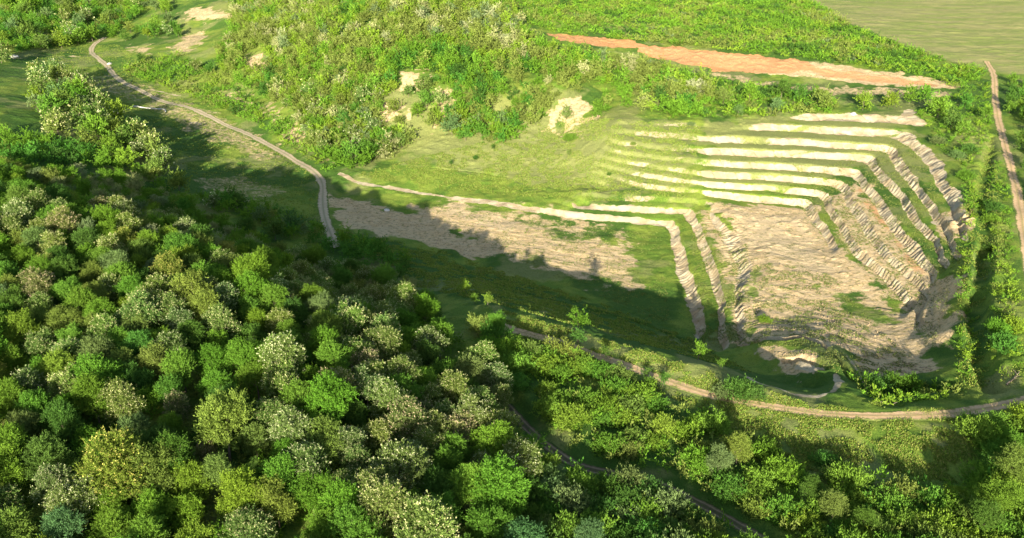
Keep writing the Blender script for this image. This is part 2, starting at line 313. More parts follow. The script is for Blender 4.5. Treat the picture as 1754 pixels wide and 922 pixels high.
# ------------------------------------------------------------------ materials
def new_mat(name):
    m = bpy.data.materials.new(name); m.use_nodes = True; nt = m.node_tree; nt.nodes.clear()
    return m, nt, nt.nodes, nt.links
def N(nt, t, **kw):
    nd = nt.nodes.new(t)
    for k, v in kw.items():
        if k in ('op', 'operation'): nd.operation = v
        elif k.startswith('i'): nd.inputs[int(k[1:])].default_value = v
        else: setattr(nd, k, v)
    return nd
class G:
    """tiny node graph writer"""
    def __init__(s, nt): s.nt = nt; s.L = nt.links
    def put(s, sock, v):
        if isinstance(v, bpy.types.NodeSocket): s.L.new(v, sock)
        else: sock.default_value = v
    def m(s, op, a, b=0.0, c=0.0, clamp=False):
        nd = s.nt.nodes.new('ShaderNodeMath'); nd.operation = op; nd.use_clamp = clamp
        for i, v in enumerate((a, b, c)): s.put(nd.inputs[i], v)
        return nd.outputs[0]
    def mix(s, f, a, b, mode='MIX'):
        nd = s.nt.nodes.new('ShaderNodeMix'); nd.data_type = 'RGBA'; nd.blend_type = mode
        s.put(nd.inputs[0], f)
        for sock, v in ((nd.inputs[6], a), (nd.inputs[7], b)):
            s.put(sock, v if isinstance(v, bpy.types.NodeSocket) else (*v, 1))
        return nd.outputs[2]
    def noise(s, scale, detail=4, rough=.6, vec=None, dist=0.0):
        nd = s.nt.nodes.new('ShaderNodeTexNoise'); nd.inputs['Scale'].default_value = scale; nd.inputs['Detail'].default_value = detail
        nd.inputs['Roughness'].default_value = rough; nd.inputs['Distortion'].default_value = dist
        if vec is not None: s.L.new(vec, nd.inputs['Vector'])
        return nd.outputs[0]
    def ramp(s, x, a, b):
        nd = s.nt.nodes.new('ShaderNodeMapRange'); nd.interpolation_type = 'SMOOTHSTEP'
        s.put(nd.inputs[0], x); nd.inputs[1].default_value = a; nd.inputs[2].default_value = b
        return nd.outputs[0]
    def pos(s, sc=(1, 1, 1), rot=0.0):
        g = s.nt.nodes.new('ShaderNodeNewGeometry'); mp = s.nt.nodes.new('ShaderNodeMapping')
        mp.inputs['Scale'].default_value = sc; mp.inputs['Rotation'].default_value = (0, 0, rot); s.L.new(g.outputs['Position'], mp.inputs['Vector'])
        return mp.outputs[0]
    def out(s, bsdf):
        o = s.nt.nodes.new('ShaderNodeOutputMaterial'); s.L.new(bsdf, o.inputs[0])
def principled(g, col, rough=.9, normal=None, spec=.2):
    b = g.nt.nodes.new('ShaderNodeBsdfPrincipled'); g.put(b.inputs['Base Color'], col); g.put(b.inputs['Roughness'], rough)
    b.inputs['Specular IOR Level'].default_value = spec
    if normal is not None: g.L.new(normal, b.inputs['Normal'])
    return b.outputs[0]
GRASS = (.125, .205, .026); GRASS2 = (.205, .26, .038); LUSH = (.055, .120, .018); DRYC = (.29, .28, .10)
SOIL = (.66, .48, .25); SOIL2 = (.56, .39, .19); PALE = (.50, .41, .26); PALE2 = (.38, .29, .165); ORNG = (.58, .275, .115)
def soil_color(g, P):
    n1 = g.noise(.35, 5, .65, P); n2 = g.noise(2.2, 4, .7, P)
    c = g.mix(g.ramp(n1, .35, .65), SOIL, SOIL2); return g.mix(g.m('MULTIPLY', g.ramp(n2, .45, .75), .45), c, (.20, .15, .085))
def ground_material():
    m, nt, nd, L = new_mat('ground_cover'); g = G(nt)
    a1 = nd.new('ShaderNodeAttribute'); a1.attribute_name = 'mA'; a2 = nd.new('ShaderNodeAttribute'); a2.attribute_name = 'mB'
    s1 = nd.new('ShaderNodeSeparateColor'); s2 = nd.new('ShaderNodeSeparateColor'); L.new(a1.outputs[0], s1.inputs[0]); L.new(a2.outputs[0], s2.inputs[0])
    BA, PA, OR, LU = s1.outputs[0], s1.outputs[1], s1.outputs[2], a1.outputs['Alpha']
    DR, FI, GR, FL = s2.outputs[0], s2.outputs[1], s2.outputs[2], a2.outputs['Alpha']
    P = g.pos(); na = g.noise(.55, 6, .68, P); nb = g.noise(.13, 4, .6, P); nf = g.noise(3.0, 4, .75, P); nl = g.noise(1.3, 5, .7, g.pos((.28, 1.6, 1), .45))
    nr = g.noise(1.0, 4, .7, g.pos((.3, 1.9, 1), .75))
    nmix = g.m('ADD', g.m('MULTIPLY', na, .6), g.m('MULTIPLY', nf, .4))
    def gate(mask, amt, a=.38, b=.62, nz=nmix): return g.ramp(g.m('ADD', mask, g.m('MULTIPLY', g.m('SUBTRACT', nz, .5), amt)), a, b)
    c = g.mix(g.ramp(nb, .4, .6), GRASS, GRASS2)
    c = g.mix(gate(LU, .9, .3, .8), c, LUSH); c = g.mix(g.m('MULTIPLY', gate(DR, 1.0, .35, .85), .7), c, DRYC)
    c = g.mix(g.m('MULTIPLY', g.ramp(nf, .47, .66), .62), c, (.040, .068, .012))
    c = g.mix(g.m('MULTIPLY', g.ramp(nf, .36, .24), .5), c, (.30, .33, .09))
    fc = g.mix(g.ramp(g.noise(.9, 4, .6, g.pos((.02, .14, 1), .1)), .35, .65), (.29, .27, .10), (.21, .25, .06))
    fc = g.mix(g.m('MULTIPLY', g.ramp(g.noise(1, 4, .7, g.pos((.04, .35, 1), .12)), .55, .7), .5), fc, (.34, .30, .14))
    c = g.mix(FI, c, fc)
    so = soil_color(g, P)
    so = g.mix(g.m('MULTIPLY', g.ramp(nl, .46, .62), .4), so, (.26, .19, .10))
    so = g.mix(g.m('MULTIPLY', g.ramp(nr, .52, .40), .6), so, (.60, .46, .28))
    so = g.mix(g.m('MULTIPLY', gate(GR, .8), .55), so, g.mix(g.ramp(nl, .4, .6), (.48, .36, .20), (.64, .50, .30)))
    gcr = g.m('MULTIPLY', g.ramp(g.noise(.7, 6, .78, P), .52, .62), .75)           # tufts in the soil
    so = g.mix(gcr, so, (.15, .165, .045))
    c = g.mix(gate(BA, 1.5, .34, .60), c, so)
    og = g.mix(g.m('MULTIPLY', g.ramp(na, .5, .7), .6), ORNG, (.55, .38, .20)); og = g.mix(g.ramp(g.noise(1.4, 4, .7, P), .60, .68), og, (.13, .14, .04))
    c = g.mix(g.m('MULTIPLY', gate(OR, .9), .9), c, og)
    pc = g.mix(g.ramp(g.noise(.22, 3, .6, P), .4, .62), PALE, PALE2); pc = g.mix(g.m('MULTIPLY', g.ramp(nf, .52, .7), .5), pc, (.24, .18, .10))
    c = g.mix(gate(PA, 1.3, .40, .58), c, pc)
    hgt = g.m('ADD', g.m('MULTIPLY', g.noise(1.6, 6, .75, P), .7), g.m('MULTIPLY', g.noise(7., 3, .7, P), .18))
    hgt = g.m('ADD', hgt, g.m('MULTIPLY', g.m('MULTIPLY', nr, BA), .8))
    bp = nd.new('ShaderNodeBump'); bp.inputs['Strength'].default_value = 1.0; bp.inputs['Distance'].default_value = .42; L.new(hgt, bp.inputs['Height'])
    g.out(principled(g, c, .95, bp.outputs[0], .1)); return m
def simple_mat(name, c1, c2, sc=2.0, rough=.9):
    m, nt, nd, L = new_mat(name); g = G(nt); n1 = g.noise(sc, 5, .7)
    bp = nd.new('ShaderNodeBump'); bp.inputs['Strength'].default_value = .6; bp.inputs['Distance'].default_value = .05; L.new(n1, bp.inputs['Height'])
    g.out(principled(g, g.mix(g.ramp(n1, .35, .65), c1, c2), rough, bp.outputs[0])); return m
def leaf_shader(g, col, trans=.3):
    d = g.nt.nodes.new('ShaderNodeBsdfDiffuse'); g.put(d.inputs[0], col)
    t = g.nt.nodes.new('ShaderNodeBsdfTranslucent'); g.put(t.inputs[0], g.mix(.4, col, (.22, .30, .02)))
    mx = g.nt.nodes.new('ShaderNodeMixShader'); mx.inputs[0].default_value = trans
    g.L.new(d.outputs[0], mx.inputs[1]); g.L.new(t.outputs[0], mx.inputs[2]); g.out(mx.outputs[0])
def leaf_material(name, stuff=False, blossom=False):
    m, nt, nd, L = new_mat(name); g = G(nt)
    at = nd.new('ShaderNodeAttribute'); at.attribute_name = 'tint'
    if stuff: ca = nd.new('ShaderNodeAttribute'); ca.attribute_name = 'col'; base = ca.outputs[0]
    else:
        oi = nd.new('ShaderNodeObjectInfo'); base = oi.outputs['Color']
    v = g.m('MULTIPLY_ADD', at.outputs['Fac'], 1.25, .70)
    cc = nd.new('ShaderNodeCombineColor'); [L.new(v, cc.inputs[i]) for i in range(3)]
    c = g.mix(1.0, base, cc.outputs[0], 'MULTIPLY')
    if not blossom: c = g.mix(g.m('MULTIPLY', g.ramp(at.outputs['Fac'], .72, 1.0), .35), c, (.26, .28, .05))
    leaf_shader(g, c, .12 if blossom else .25); return m
MG = ground_material(); ML = leaf_material('leaves'); MS = leaf_material('leaves_massed', True); MB = leaf_material('blossom', False, True)
MBARK = simple_mat('bark', (.10, .075, .05), (.22, .18, .13), 3.0)
MROCK = simple_mat('pale_rock', (.45, .42, .36), (.62, .58, .5), 1.5); MDEAD = simple_mat('dead_wood', (.13, .10, .07), (.26, .21, .15), 4.0)
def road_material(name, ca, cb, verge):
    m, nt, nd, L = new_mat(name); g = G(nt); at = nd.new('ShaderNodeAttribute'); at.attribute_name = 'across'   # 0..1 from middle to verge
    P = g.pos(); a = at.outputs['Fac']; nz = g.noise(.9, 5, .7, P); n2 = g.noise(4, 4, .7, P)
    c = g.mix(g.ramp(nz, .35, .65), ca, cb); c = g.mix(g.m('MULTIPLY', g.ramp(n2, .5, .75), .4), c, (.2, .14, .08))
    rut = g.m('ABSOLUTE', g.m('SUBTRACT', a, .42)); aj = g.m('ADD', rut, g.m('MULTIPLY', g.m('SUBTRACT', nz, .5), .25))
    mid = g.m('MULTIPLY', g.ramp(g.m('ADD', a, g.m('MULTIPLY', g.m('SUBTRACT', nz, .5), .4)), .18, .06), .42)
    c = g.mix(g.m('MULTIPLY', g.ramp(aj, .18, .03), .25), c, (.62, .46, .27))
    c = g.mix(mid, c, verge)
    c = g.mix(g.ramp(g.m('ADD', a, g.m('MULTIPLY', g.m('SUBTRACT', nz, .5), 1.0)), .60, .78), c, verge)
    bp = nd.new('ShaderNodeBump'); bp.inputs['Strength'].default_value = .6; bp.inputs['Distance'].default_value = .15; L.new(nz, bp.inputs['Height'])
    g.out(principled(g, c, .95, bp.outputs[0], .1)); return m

# ------------------------------------------------------------------ mesh builders
def mesh_from(name, V, F, smooth=False):
    me = bpy.data.meshes.new(name); V = np.ascontiguousarray(V, np.float32); F = np.ascontiguousarray(F, np.int32); k = F.shape[1]
    me.vertices.add(len(V)); me.vertices.foreach_set('co', V.ravel()); me.loops.add(F.size); me.loops.foreach_set('vertex_index', F.ravel())
    me.polygons.add(len(F)); me.polygons.foreach_set('loop_start', np.arange(0, F.size, k, dtype=np.int32)); me.polygons.foreach_set('loop_total', np.full(len(F), k, np.int32))
    if smooth: me.polygons.foreach_set('use_smooth', np.ones(len(F), bool))
    me.update(calc_edges=True); return me
def link(name, me, mat, parent=None):
    o = bpy.data.objects.new(name, me); COL.objects.link(o)
    if mat and me is not None and len(me.materials) == 0: me.materials.append(mat)
    if parent: o.parent = parent
    return o
def tag(o, label=None, cat=None, group=None, kind=None):
    if label: o['label'] = label
    if cat: o['category'] = cat
    if group: o['group'] = group
    if kind: o['kind'] = kind
def tube(pts, rad, k=6):
    """tapered tube: verts and quads"""
    pts = [Vector(p) for p in pts]; V = []; F = []
    for i, p in enumerate(pts):
        d = (pts[min(i+1, len(pts)-1)]-pts[max(i-1, 0)]).normalized(); a = d.cross(Vector((.3, 1, .1))).normalized(); b = d.cross(a)
        for j in range(k): an = 2*math.pi*j/k; V.append(p+(a*math.cos(an)+b*math.sin(an))*rad[i])
    for i in range(len(pts)-1):
        for j in range(k): F.append((i*k+j, i*k+(j+1) % k, (i+1)*k+(j+1) % k, (i+1)*k+j))
    return [tuple(v) for v in V], F
def merge(parts):
    V = []; F = []
    for v, f in parts: o = len(V); V += v; F += [tuple(i+o for i in q) for q in f]
    return np.array(V), np.array(F)
def unit(a): return a/(np.linalg.norm(a, axis=-1, keepdims=True)+1e-9)
def leaves(P, out, ln, wd, r, flat=.6, up=.35):
    """one diamond leaf spray at each point P, growing outwards"""
    n = len(P); ax = unit(out*.8+np.array([0, 0, up])+r.normal(0, .5, (n, 3))); nr = unit(np.cross(ax, r.normal(0, 1, (n, 3)))+np.array([0, 0, flat])*.8)
    sd_ = unit(np.cross(ax, nr)); nr = np.cross(sd_, ax); L_ = (ln*r.uniform(.6, 1.4, n))[:, None]; W_ = (wd*r.uniform(.6, 1.4, n))[:, None]
    V = np.stack([P, P+ax*L_*.45+sd_*W_*.5-nr*L_*.06, P+ax*L_-nr*L_*.22, P+ax*L_*.45-sd_*W_*.5-nr*L_*.06], 1).reshape(-1, 3)
    return V, np.arange(4*n).reshape(-1, 4)
def crown_pts(lobes, n, r, shell=.55):
    Lc = np.array([l[0] for l in lobes]); Lr = np.array([l[1] for l in lobes]); pr = Lr**2/np.sum(Lr**2)
    k = r.choice(len(lobes), n, p=pr); d = unit(r.normal(0, 1, (n, 3))+np.array([0, 0, .25])); rr = Lr[k]*(shell+(1-shell)*r.random(n)**.5)*r.choice([1, 1, 1, 1.18], n)
    P = Lc[k]+d*rr[:, None]*np.array([1, 1, .85]); return P, d, k
def sprayed(lobes, n, r, ln, per=16):
    """leaves gathered on twigs that stick out of the lobes"""
    m = max(8, n//per); P, d, k = crown_pts(lobes, m, r, .74); td = unit(d+np.array([0, 0, .55])+r.normal(0, .35, (m, 3)))
    i = np.repeat(np.arange(m), per); t = np.tile(np.linspace(0, 1, per), m)*r.uniform(.5, 1.6, m)[i]*ln*2.7
    return P[i]+td[i]*t[:, None]+r.normal(0, ln*.30, (m*per, 3)), td[i], k[i], r.random(m)[i]
def put_tint(me, t):
    a = me.attributes.new('tint', 'FLOAT', 'FACE'); a.data.foreach_set('value', np.clip(t, 0, 1).astype(np.float32))
def make_tree(seed, hgt, rad, nleaf, ln, wd, nl=16, base=.38, limbs=True):
    r = np.random.default_rng(seed); lobes = []
    cz = hgt*(base+1)/2; rz = hgt*(1-base)/2
    for i in range(nl):
        a = i*2.399+r.uniform(-.4, .4); z = r.uniform(-.75, .95); q_ = math.sqrt(max(.05, 1-z*z))*r.uniform(.45, .92)
        lobes.append((np.array([rad*q_*math.cos(a), rad*q_*math.sin(a), cz+rz*z*r.uniform(.7, 1.05)]), rad*r.uniform(.17, .38)))
    lobes.append((np.array([0, 0, cz-rz*.1]), rad*.38))
    P, d, k, tw = sprayed(lobes, nleaf, r, ln); V, F = leaves(P, d, ln, wd, r)
    cm = mesh_from('crown', V, F); lt = r.random(len(lobes)); put_tint(cm, .22*lt[k]+.43*tw+.35*r.random(len(P)))
    tip = (np.tile(np.arange(16), len(P)//16) > 10) & (d[:, 2] > -.2) & (tw > .35) & (r.random(len(P)) < .75); P2, d2 = P[tip]+d[tip]*ln*.3, d[tip]
    V2, F2 = leaves(P2, d2, ln*.62, wd*1.15, r, .3, .5); bm_ = mesh_from('blossom', V2, F2); put_tint(bm_, r.random(len(F2)))
    lean = Vector((r.uniform(-.5, .5), r.uniform(-.5, .5), 0)); top_ = Vector((0, 0, hgt*.72))+lean
    pr = [tube([(0, 0, -.6), (lean.x*.2, lean.y*.2, hgt*.22), (lean.x*.6, lean.y*.6, hgt*.48), tuple(top_)], [hgt*.022, hgt*.017, hgt*.011, hgt*.004])]
    if limbs:
        for c, q_ in lobes[:9]:
            s0 = Vector((lean.x*.4, lean.y*.4, hgt*r.uniform(.25, .5))); e = Vector(c); mid = s0.lerp(e, .5)+Vector((0, 0, -.2))
            pr.append(tube([tuple(s0), tuple(mid), tuple(e)], [hgt*.009, hgt*.006, hgt*.002], 4))
    tv, tf = merge(pr); tk = mesh_from('trunk', tv, tf, True)
    return cm, bm_, tk
def make_shrub(seed, rad, hgt, nleaf, ln, wd, nl=9):
    r = np.random.default_rng(seed); lobes = []; pr = []
    for i in range(nl):
        a = i*2.399+r.uniform(-.5, .5); q_ = rad*math.sqrt((i+.3)/nl)*.8; z = hgt*r.uniform(.35, .68)*(1-.35*(q_/rad))
        c = np.array([q_*math.cos(a), q_*math.sin(a), z]); lobes.append((c, rad*r.uniform(.28, .42)))
        pr.append(tube([(c[0]*.15, c[1]*.15, -.3), (c[0]*.6, c[1]*.6, z*.5), tuple(c)], [.05, .035, .015], 4))
    P, d, k, tw = sprayed(lobes, nleaf, r, ln); P[:, 2] = np.abs(P[:, 2])*.95+.05; V, F = leaves(P, d, ln, wd, r, .5, .6)
    cm = mesh_from('foliage', V, F); lt = r.random(nl); put_tint(cm, .2*lt[k]+.45*tw+.35*r.random(len(P)))
    v, f = merge(pr); return cm, mesh_from('stem', v, f, True)

# ------------------------------------------------------------------ dirt roads: ribbons let into the land
def smooth_path(P, step=1.2):
    P = np.array(P); 
    for _ in range(3):
        Q = [P[0]]
        for a, b in zip(P[:-1], P[1:]): Q += [a*.75+b*.25, a*.25+b*.75]
        Q.append(P[-1]); P = np.array(Q)
    d = np.concatenate([[0], np.cumsum(np.hypot(*np.diff(P, axis=0).T))]); s = np.arange(0, d[-1], step)
    return np.stack([np.interp(s, d, P[:, 0]), np.interp(s, d, P[:, 1])], 1)
ROADS = []
def road(name, pts, wd, mat, label):
    P = smooth_path(cpoly(pts, 60)); T = np.gradient(P, axis=0); T /= np.hypot(T[:, 0], T[:, 1])[:, None]; Nn = np.stack([-T[:, 1], T[:, 0]], 1)
    cz = samp(H, P[:, 0], P[:, 1]); kk_ = np.ones(9)/9; cz = np.convolve(np.pad(cz, 4, 'edge'), kk_, 'valid')
    ROADS.append((name, P, Nn, cz, wd, mat, label))
MR1 = road_material('dirt_road', (.60, .40, .215), (.46, .30, .15), (.17, .20, .05)); MR2 = road_material('dirt_track', (.50, .40, .26), (.40, .31, .19), (.12, .16, .03))
MR3 = road_material('path_painted_shade', (.15, .115, .062), (.10, .08, .042), (.06, .09, .02))  # soil browns darkened to paint in the tree shade over the path
R_MAIN = [(835,548),(900,573),(1000,604),(1100,637),(1160,658),(1220,680),(1300,696),(1400,710),(1500,716),(1600,712),(1680,702),(1754,688),(1840,668)]
R_RIM = [(1690,105),(1703,128),(1704,160),(1708,200),(1720,245),(1733,290),(1744,340),(1752,390),(1762,450),(1775,530)]
R_VAL = [(180,64),(160,76),(154,90),(172,104),(190,120),(205,140),(245,158),(300,180),(365,202),(430,232),(480,258),(520,282),(546,300),(554,318),(552,345),(556,375),(566,400),(576,425)]
road('dirt_road', R_MAIN, 3.4, MR1, 'sandy dirt road curving along the rim')
road('dirt_road', R_RIM, 3.8, MR1, 'straight dirt road beside the ditch')
road('dirt_track', R_VAL, 4.4, MR2, 'pale rutted track')
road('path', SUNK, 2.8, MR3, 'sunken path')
for name, P, Nn, cz, wd, mat, label in ROADS:      # grade the land under each road
    s = sub(P, wd*1.5); x, y = X[s], Y[s]; hh = H[s]; best = np.full(x.shape, 1e9); tz = np.zeros(x.shape)
    for i in range(0, len(P)):
        j0, j1 = np.searchsorted(y[:, 0], [P[i, 1]-wd*1.4, P[i, 1]+wd*1.4]); i0, i1 = np.searchsorted(x[0], [P[i, 0]-wd*1.4, P[i, 0]+wd*1.4])
        w_ = (slice(j0, j1), slice(i0, i1)); d = np.hypot(x[w_]-P[i, 0], y[w_]-P[i, 1]); c = d < best[w_]
        best[w_] = np.where(c, d, best[w_]); tz[w_] = np.where(c, cz[i], tz[w_])
    k = 1-sst(wd*.5, wd*1.3, best); hh[:] = hh*(1-k)+tz*k-.22*(1-sst(wd*.30, wd*.48, best))
# ------------------------------------------------------------------ the land
V = np.stack([X, Y, H], -1).reshape(-1, 3)
idx = np.arange(NX*NY).reshape(NY, NX); F = np.stack([idx[:-1, :-1], idx[:-1, 1:], idx[1:, 1:], idx[1:, :-1]], -1).reshape(-1, 4)
gm = mesh_from('ground', V, F, True)
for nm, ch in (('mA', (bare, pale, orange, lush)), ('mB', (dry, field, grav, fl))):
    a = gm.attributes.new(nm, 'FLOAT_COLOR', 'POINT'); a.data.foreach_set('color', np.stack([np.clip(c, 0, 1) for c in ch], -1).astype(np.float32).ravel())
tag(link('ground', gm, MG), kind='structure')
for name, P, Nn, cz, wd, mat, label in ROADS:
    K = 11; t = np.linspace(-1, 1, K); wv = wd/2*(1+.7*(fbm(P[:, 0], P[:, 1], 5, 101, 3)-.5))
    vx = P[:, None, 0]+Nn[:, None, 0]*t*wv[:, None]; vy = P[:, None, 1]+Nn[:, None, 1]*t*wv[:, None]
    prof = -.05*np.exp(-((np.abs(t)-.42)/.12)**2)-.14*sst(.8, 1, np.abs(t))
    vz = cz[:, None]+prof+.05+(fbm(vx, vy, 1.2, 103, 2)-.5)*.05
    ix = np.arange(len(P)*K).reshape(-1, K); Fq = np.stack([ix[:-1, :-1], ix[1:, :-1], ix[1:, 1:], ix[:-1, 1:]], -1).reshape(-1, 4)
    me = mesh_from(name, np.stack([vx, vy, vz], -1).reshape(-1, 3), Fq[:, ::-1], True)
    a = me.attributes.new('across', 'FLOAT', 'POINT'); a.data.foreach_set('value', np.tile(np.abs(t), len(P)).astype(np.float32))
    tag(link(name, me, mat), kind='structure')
# ------------------------------------------------------------------ vegetation
ORD = ['first','second','third','fourth','fifth','sixth','seventh','eighth','ninth','tenth','eleventh','twelfth','thirteenth','fourteenth','fifteenth','sixteenth','seventeenth','eighteenth','nineteenth','twentieth']
ORD += ['twenty-'+o for o in ORD[:9]]+['thirtieth']+['thirty-'+o for o in ORD[:9]]+['fortieth']+['forty-'+o for o in ORD[:9]]+['fiftieth']+['fifty-'+o for o in ORD[:9]]+['sixtieth']+['sixty-'+o for o in ORD[:9]]
# leaf colours by look
LOOKS = {'fresh green': (.095,.190,.018), 'dark green': (.045,.100,.018), 'yellow-green': (.150,.235,.022), 'olive green': (.135,.170,.035), 'deep emerald': (.055,.150,.020), 'grey-green': (.115,.160,.062), 'bluish green': (.060,.125,.060)}
BLOOM = {'cream-flowering': ((.125,.170,.040), (.40,.38,.18)), 'pinkish-flowering': ((.140,.145,.055), (.42,.31,.20)), 'pale flowering': ((.120,.165,.050), (.42,.42,.23)), 'golden-flowering': ((.155,.180,.030), (.36,.32,.08))}
TREES = [make_tree(100+i, hgt, rad, nl_, .33, .115, nlo, bs) for i, (hgt, rad, nl_, nlo, bs) in enumerate(
    [(9.5,3.7,19000,21,.24),(10.5,3.4,18000,19,.28),(8.5,3.8,19000,24,.20),(9,3.2,17000,18,.24),(11,4.0,21000,26,.28),(8,3.2,16000,17,.18),(9.8,3.4,18000,20,.26),(10.4,3.8,20000,27,.24),(9.2,3.0,15000,15,.22),(10,3.5,18000,23,.22)])]
FARS = [make_tree(200+i, 6.5, 2.7, 1150, .75, .34, 11, .14) for i in range(5)]
SHRUBS = [make_shrub(300+i, 2.7, 2.5, 4200, .38, .13, 12) for i in range(6)]
SAPS = [make_tree(400+i, 5.2, 1.5, 900, .50, .20, 9, .22) for i in range(3)]
def inst(name, kind, x, y, sc, rz, look, cat, group=None, label=None, sz=None, dz=0.0):
    z = float(samp(H, x, y))-.05+dz
    o = bpy.data.objects.new(name, None); COL.objects.link(o); o.location = (x, y, z); o.rotation_euler = (random.uniform(-.05,.05), random.uniform(-.05,.05), rz); o.scale = (sc, sc, sz or sc); o.empty_display_size = .5
    tag(o, label, cat, group)
    if look in BLOOM: lc, bc = BLOOM[look]
    else: lc, bc = LOOKS[look], None
    j = [random.uniform(.85, 1.15) for _ in range(3)]; jj = random.uniform(.85, 1.12)
    lc = tuple((c*.68+m_*.32)*a*jj for c, m_, a in zip(lc, (.100, .180, .028), (j[0], 1, j[2])))
    if kind[0] == 'tree':
        cm, bmx, tk = kind[1]
        c = link('crown', cm, ML, o); c.color = (*lc, 1); link('trunk', tk, MBARK, o)
        if bc is not None: b = link('blossom', bmx, MB, c); b.color = (*(q_*jj for q_ in bc), 1)
    else:
        cm, st = kind[1]; c = link('foliage', cm, ML, o); c.color = (*lc, 1); link('stem', st, MBARK, o)
    return o
def pip(u, v, poly):
    u = np.atleast_1d(np.asarray(u, float)); v = np.atleast_1d(np.asarray(v, float)); return inside(u, v, np.array(poly, float))
def scatter(poly, lift, dmin, seed, nmax=100000, prev=None, dens=None, k=30):
    """dart throwing over the land; poly outlines the growth on the survey picture at crown height"""
    r = np.random.default_rng(seed); Pp = np.array([cast(H, min(max(u, -80), 1850), max(v, -40), lift) for u, v in poly])
    lo, hi = Pp.min(0)-25, Pp.max(0)+25; n_ = int((hi-lo).prod()/(dmin*dmin)*k*.35); n_ = min(n_, 60000)
    C = r.uniform(lo, hi, (n_, 2)); z = samp(H, C[:, 0], C[:, 1]); u, v = proj(C[:, 0], C[:, 1], z+lift); ok = pip(u, v, poly)
    ok &= (C[:, 1] > 35)
    if dens is not None: ok &= r.random(n_) < dens(C[:, 0], C[:, 1])
    C = C[ok]; grid = {}; out = []
    def put(p): grid.setdefault((int(p[0]//dmin), int(p[1]//dmin)), []).append(p)
    for p in (prev or []): put(p)
    for p in C:
        a, b = int(p[0]//dmin), int(p[1]//dmin)
        if all((p[0]-q_[0])**2+(p[1]-q_[1])**2 >= dmin*dmin for i in (-1, 0, 1) for j_ in (-1, 0, 1) for q_ in grid.get((a+i, b+j_), ())):
            put(p); out.append((float(p[0]), float(p[1])))
            if len(out) >= nmax: break
    return out
PATHW = smooth_path(cpoly(SUNK, 60), 3.0); ROADW = np.vstack([PATHW]+[q_[1][::3] for q_ in ROADS])
def off_road(x, y, d=3.2): return np.hypot(ROADW[:, 0]-x, ROADW[:, 1]-y).min() > d

# --- the wood on the near hill: every tree its own object
FOREST = [(-70,265),(60,283),(200,290),(250,305),(320,350),(420,388),(500,420),(560,440),(640,462),(700,480),(735,520),(770,590),(830,625),(860,655),(850,700),(880,745),(905,800),(860,860),(880,985),(-70,985)]
SPEC = [ # u, v of the crown, look, scale : trees that stand out
 (300,690,'pinkish-flowering',.62),(690,712,'pinkish-flowering',.95),(790,722,'pinkish-flowering',.85),(690,790,'pale flowering',1.1),(725,885,'cream-flowering',1.35),(380,712,'olive green',1.25),
 (545,742,'olive green',.95),(780,765,'deep emerald',.75),(765,640,'deep emerald',.9),(640,640,'cream-flowering',.9),(610,600,'cream-flowering',.95),(655,560,'cream-flowering',1.0),(690,520,'cream-flowering',.9),
 (590,545,'cream-flowering',.95),(470,500,'pinkish-flowering',.8),(240,530,'cream-flowering',.95),(180,560,'cream-flowering',.9),(290,460,'golden-flowering',.8),(330,495,'olive green',1.15),(170,340,'cream-flowering',.8),
 (185,790,'golden-flowering',1.2),(250,800,'olive green',1.1),(895,912,'bluish green',.8),(1010,915,'bluish green',.6),(110,905,'bluish green',.7),(845,760,'fresh green',.85),(855,825,'fresh green',1.1),(100,625,'yellow-green',.8),
 (165,640,'fresh green',1.0),(40,740,'grey-green',.7),(730,590,'pale flowering',.9),(480,620,'pale flowering',1.0),(560,690,'fresh green',.9),(350,770,'pinkish-flowering',.55),(800,640,'grey-green',.9),(655,880,'cream-flowering',.95),
 (640,850,'cream-flowering',.9),(430,470,'fresh green',.9),(100,320,'cream-flowering',.7),(480,650,'cream-flowering',.9),(270,500,'cream-flowering',.9),(60,300,'grey-green',.75)]
spots = []
for u, v, lk, s_ in SPEC:
    x, y = cast(H, u, v, 6.8*s_); spots.append([x, y, lk, s_, True])
gapn = lambda x, y: np.where(vn(x, y, 9, 202) < .18, .25, 1.0)
rest = scatter(FOREST, 6.0, 4.15, 17, 700, [np.array(s_[:2]) for s_ in spots], gapn)
for x, y in rest:
    u, v = proj(x, y, float(samp(H, x, y))+6.3); u = float(u); v = float(v); r_ = random.random()
    cream = .08+.45*sst(420, 640, u)*sst(860, 700, v)*sst(420, 470, v)+.25*math.exp(-((u-190)**2+(v-330)**2)/9000)+.16*float(sst(.5, .7, vn(x, y, 30, 203)))
    if r_ < cream: lk = random.choices(['cream-flowering','pale flowering','golden-flowering','pinkish-flowering'], [6,3,.6,.7])[0]
    else: lk = random.choices(['fresh green','yellow-green','olive green','dark green','grey-green','deep emerald'], [8,2.2,2.6,2.4,1.0,.5])[0]
    spots.append([x, y, lk, random.uniform(.58, .88), False])
info = []
for x, y, lk, s_, sp_ in spots:
    i = random.randrange(len(TREES)); u, v = proj(x, y, float(samp(H, x, y))+6.5*s_); info.append((float(v), float(u), x, y, lk, s_, i))
info.sort(key=lambda t: -(t[5]/((t[3]*cp+85*sp)))); REST = info[400:]; info = info[:400]
info.sort(key=lambda t: t[0]); NR = 20; rows = [info[int(len(info)*k/NR):int(len(info)*(k+1)/NR)] for k in range(NR)]
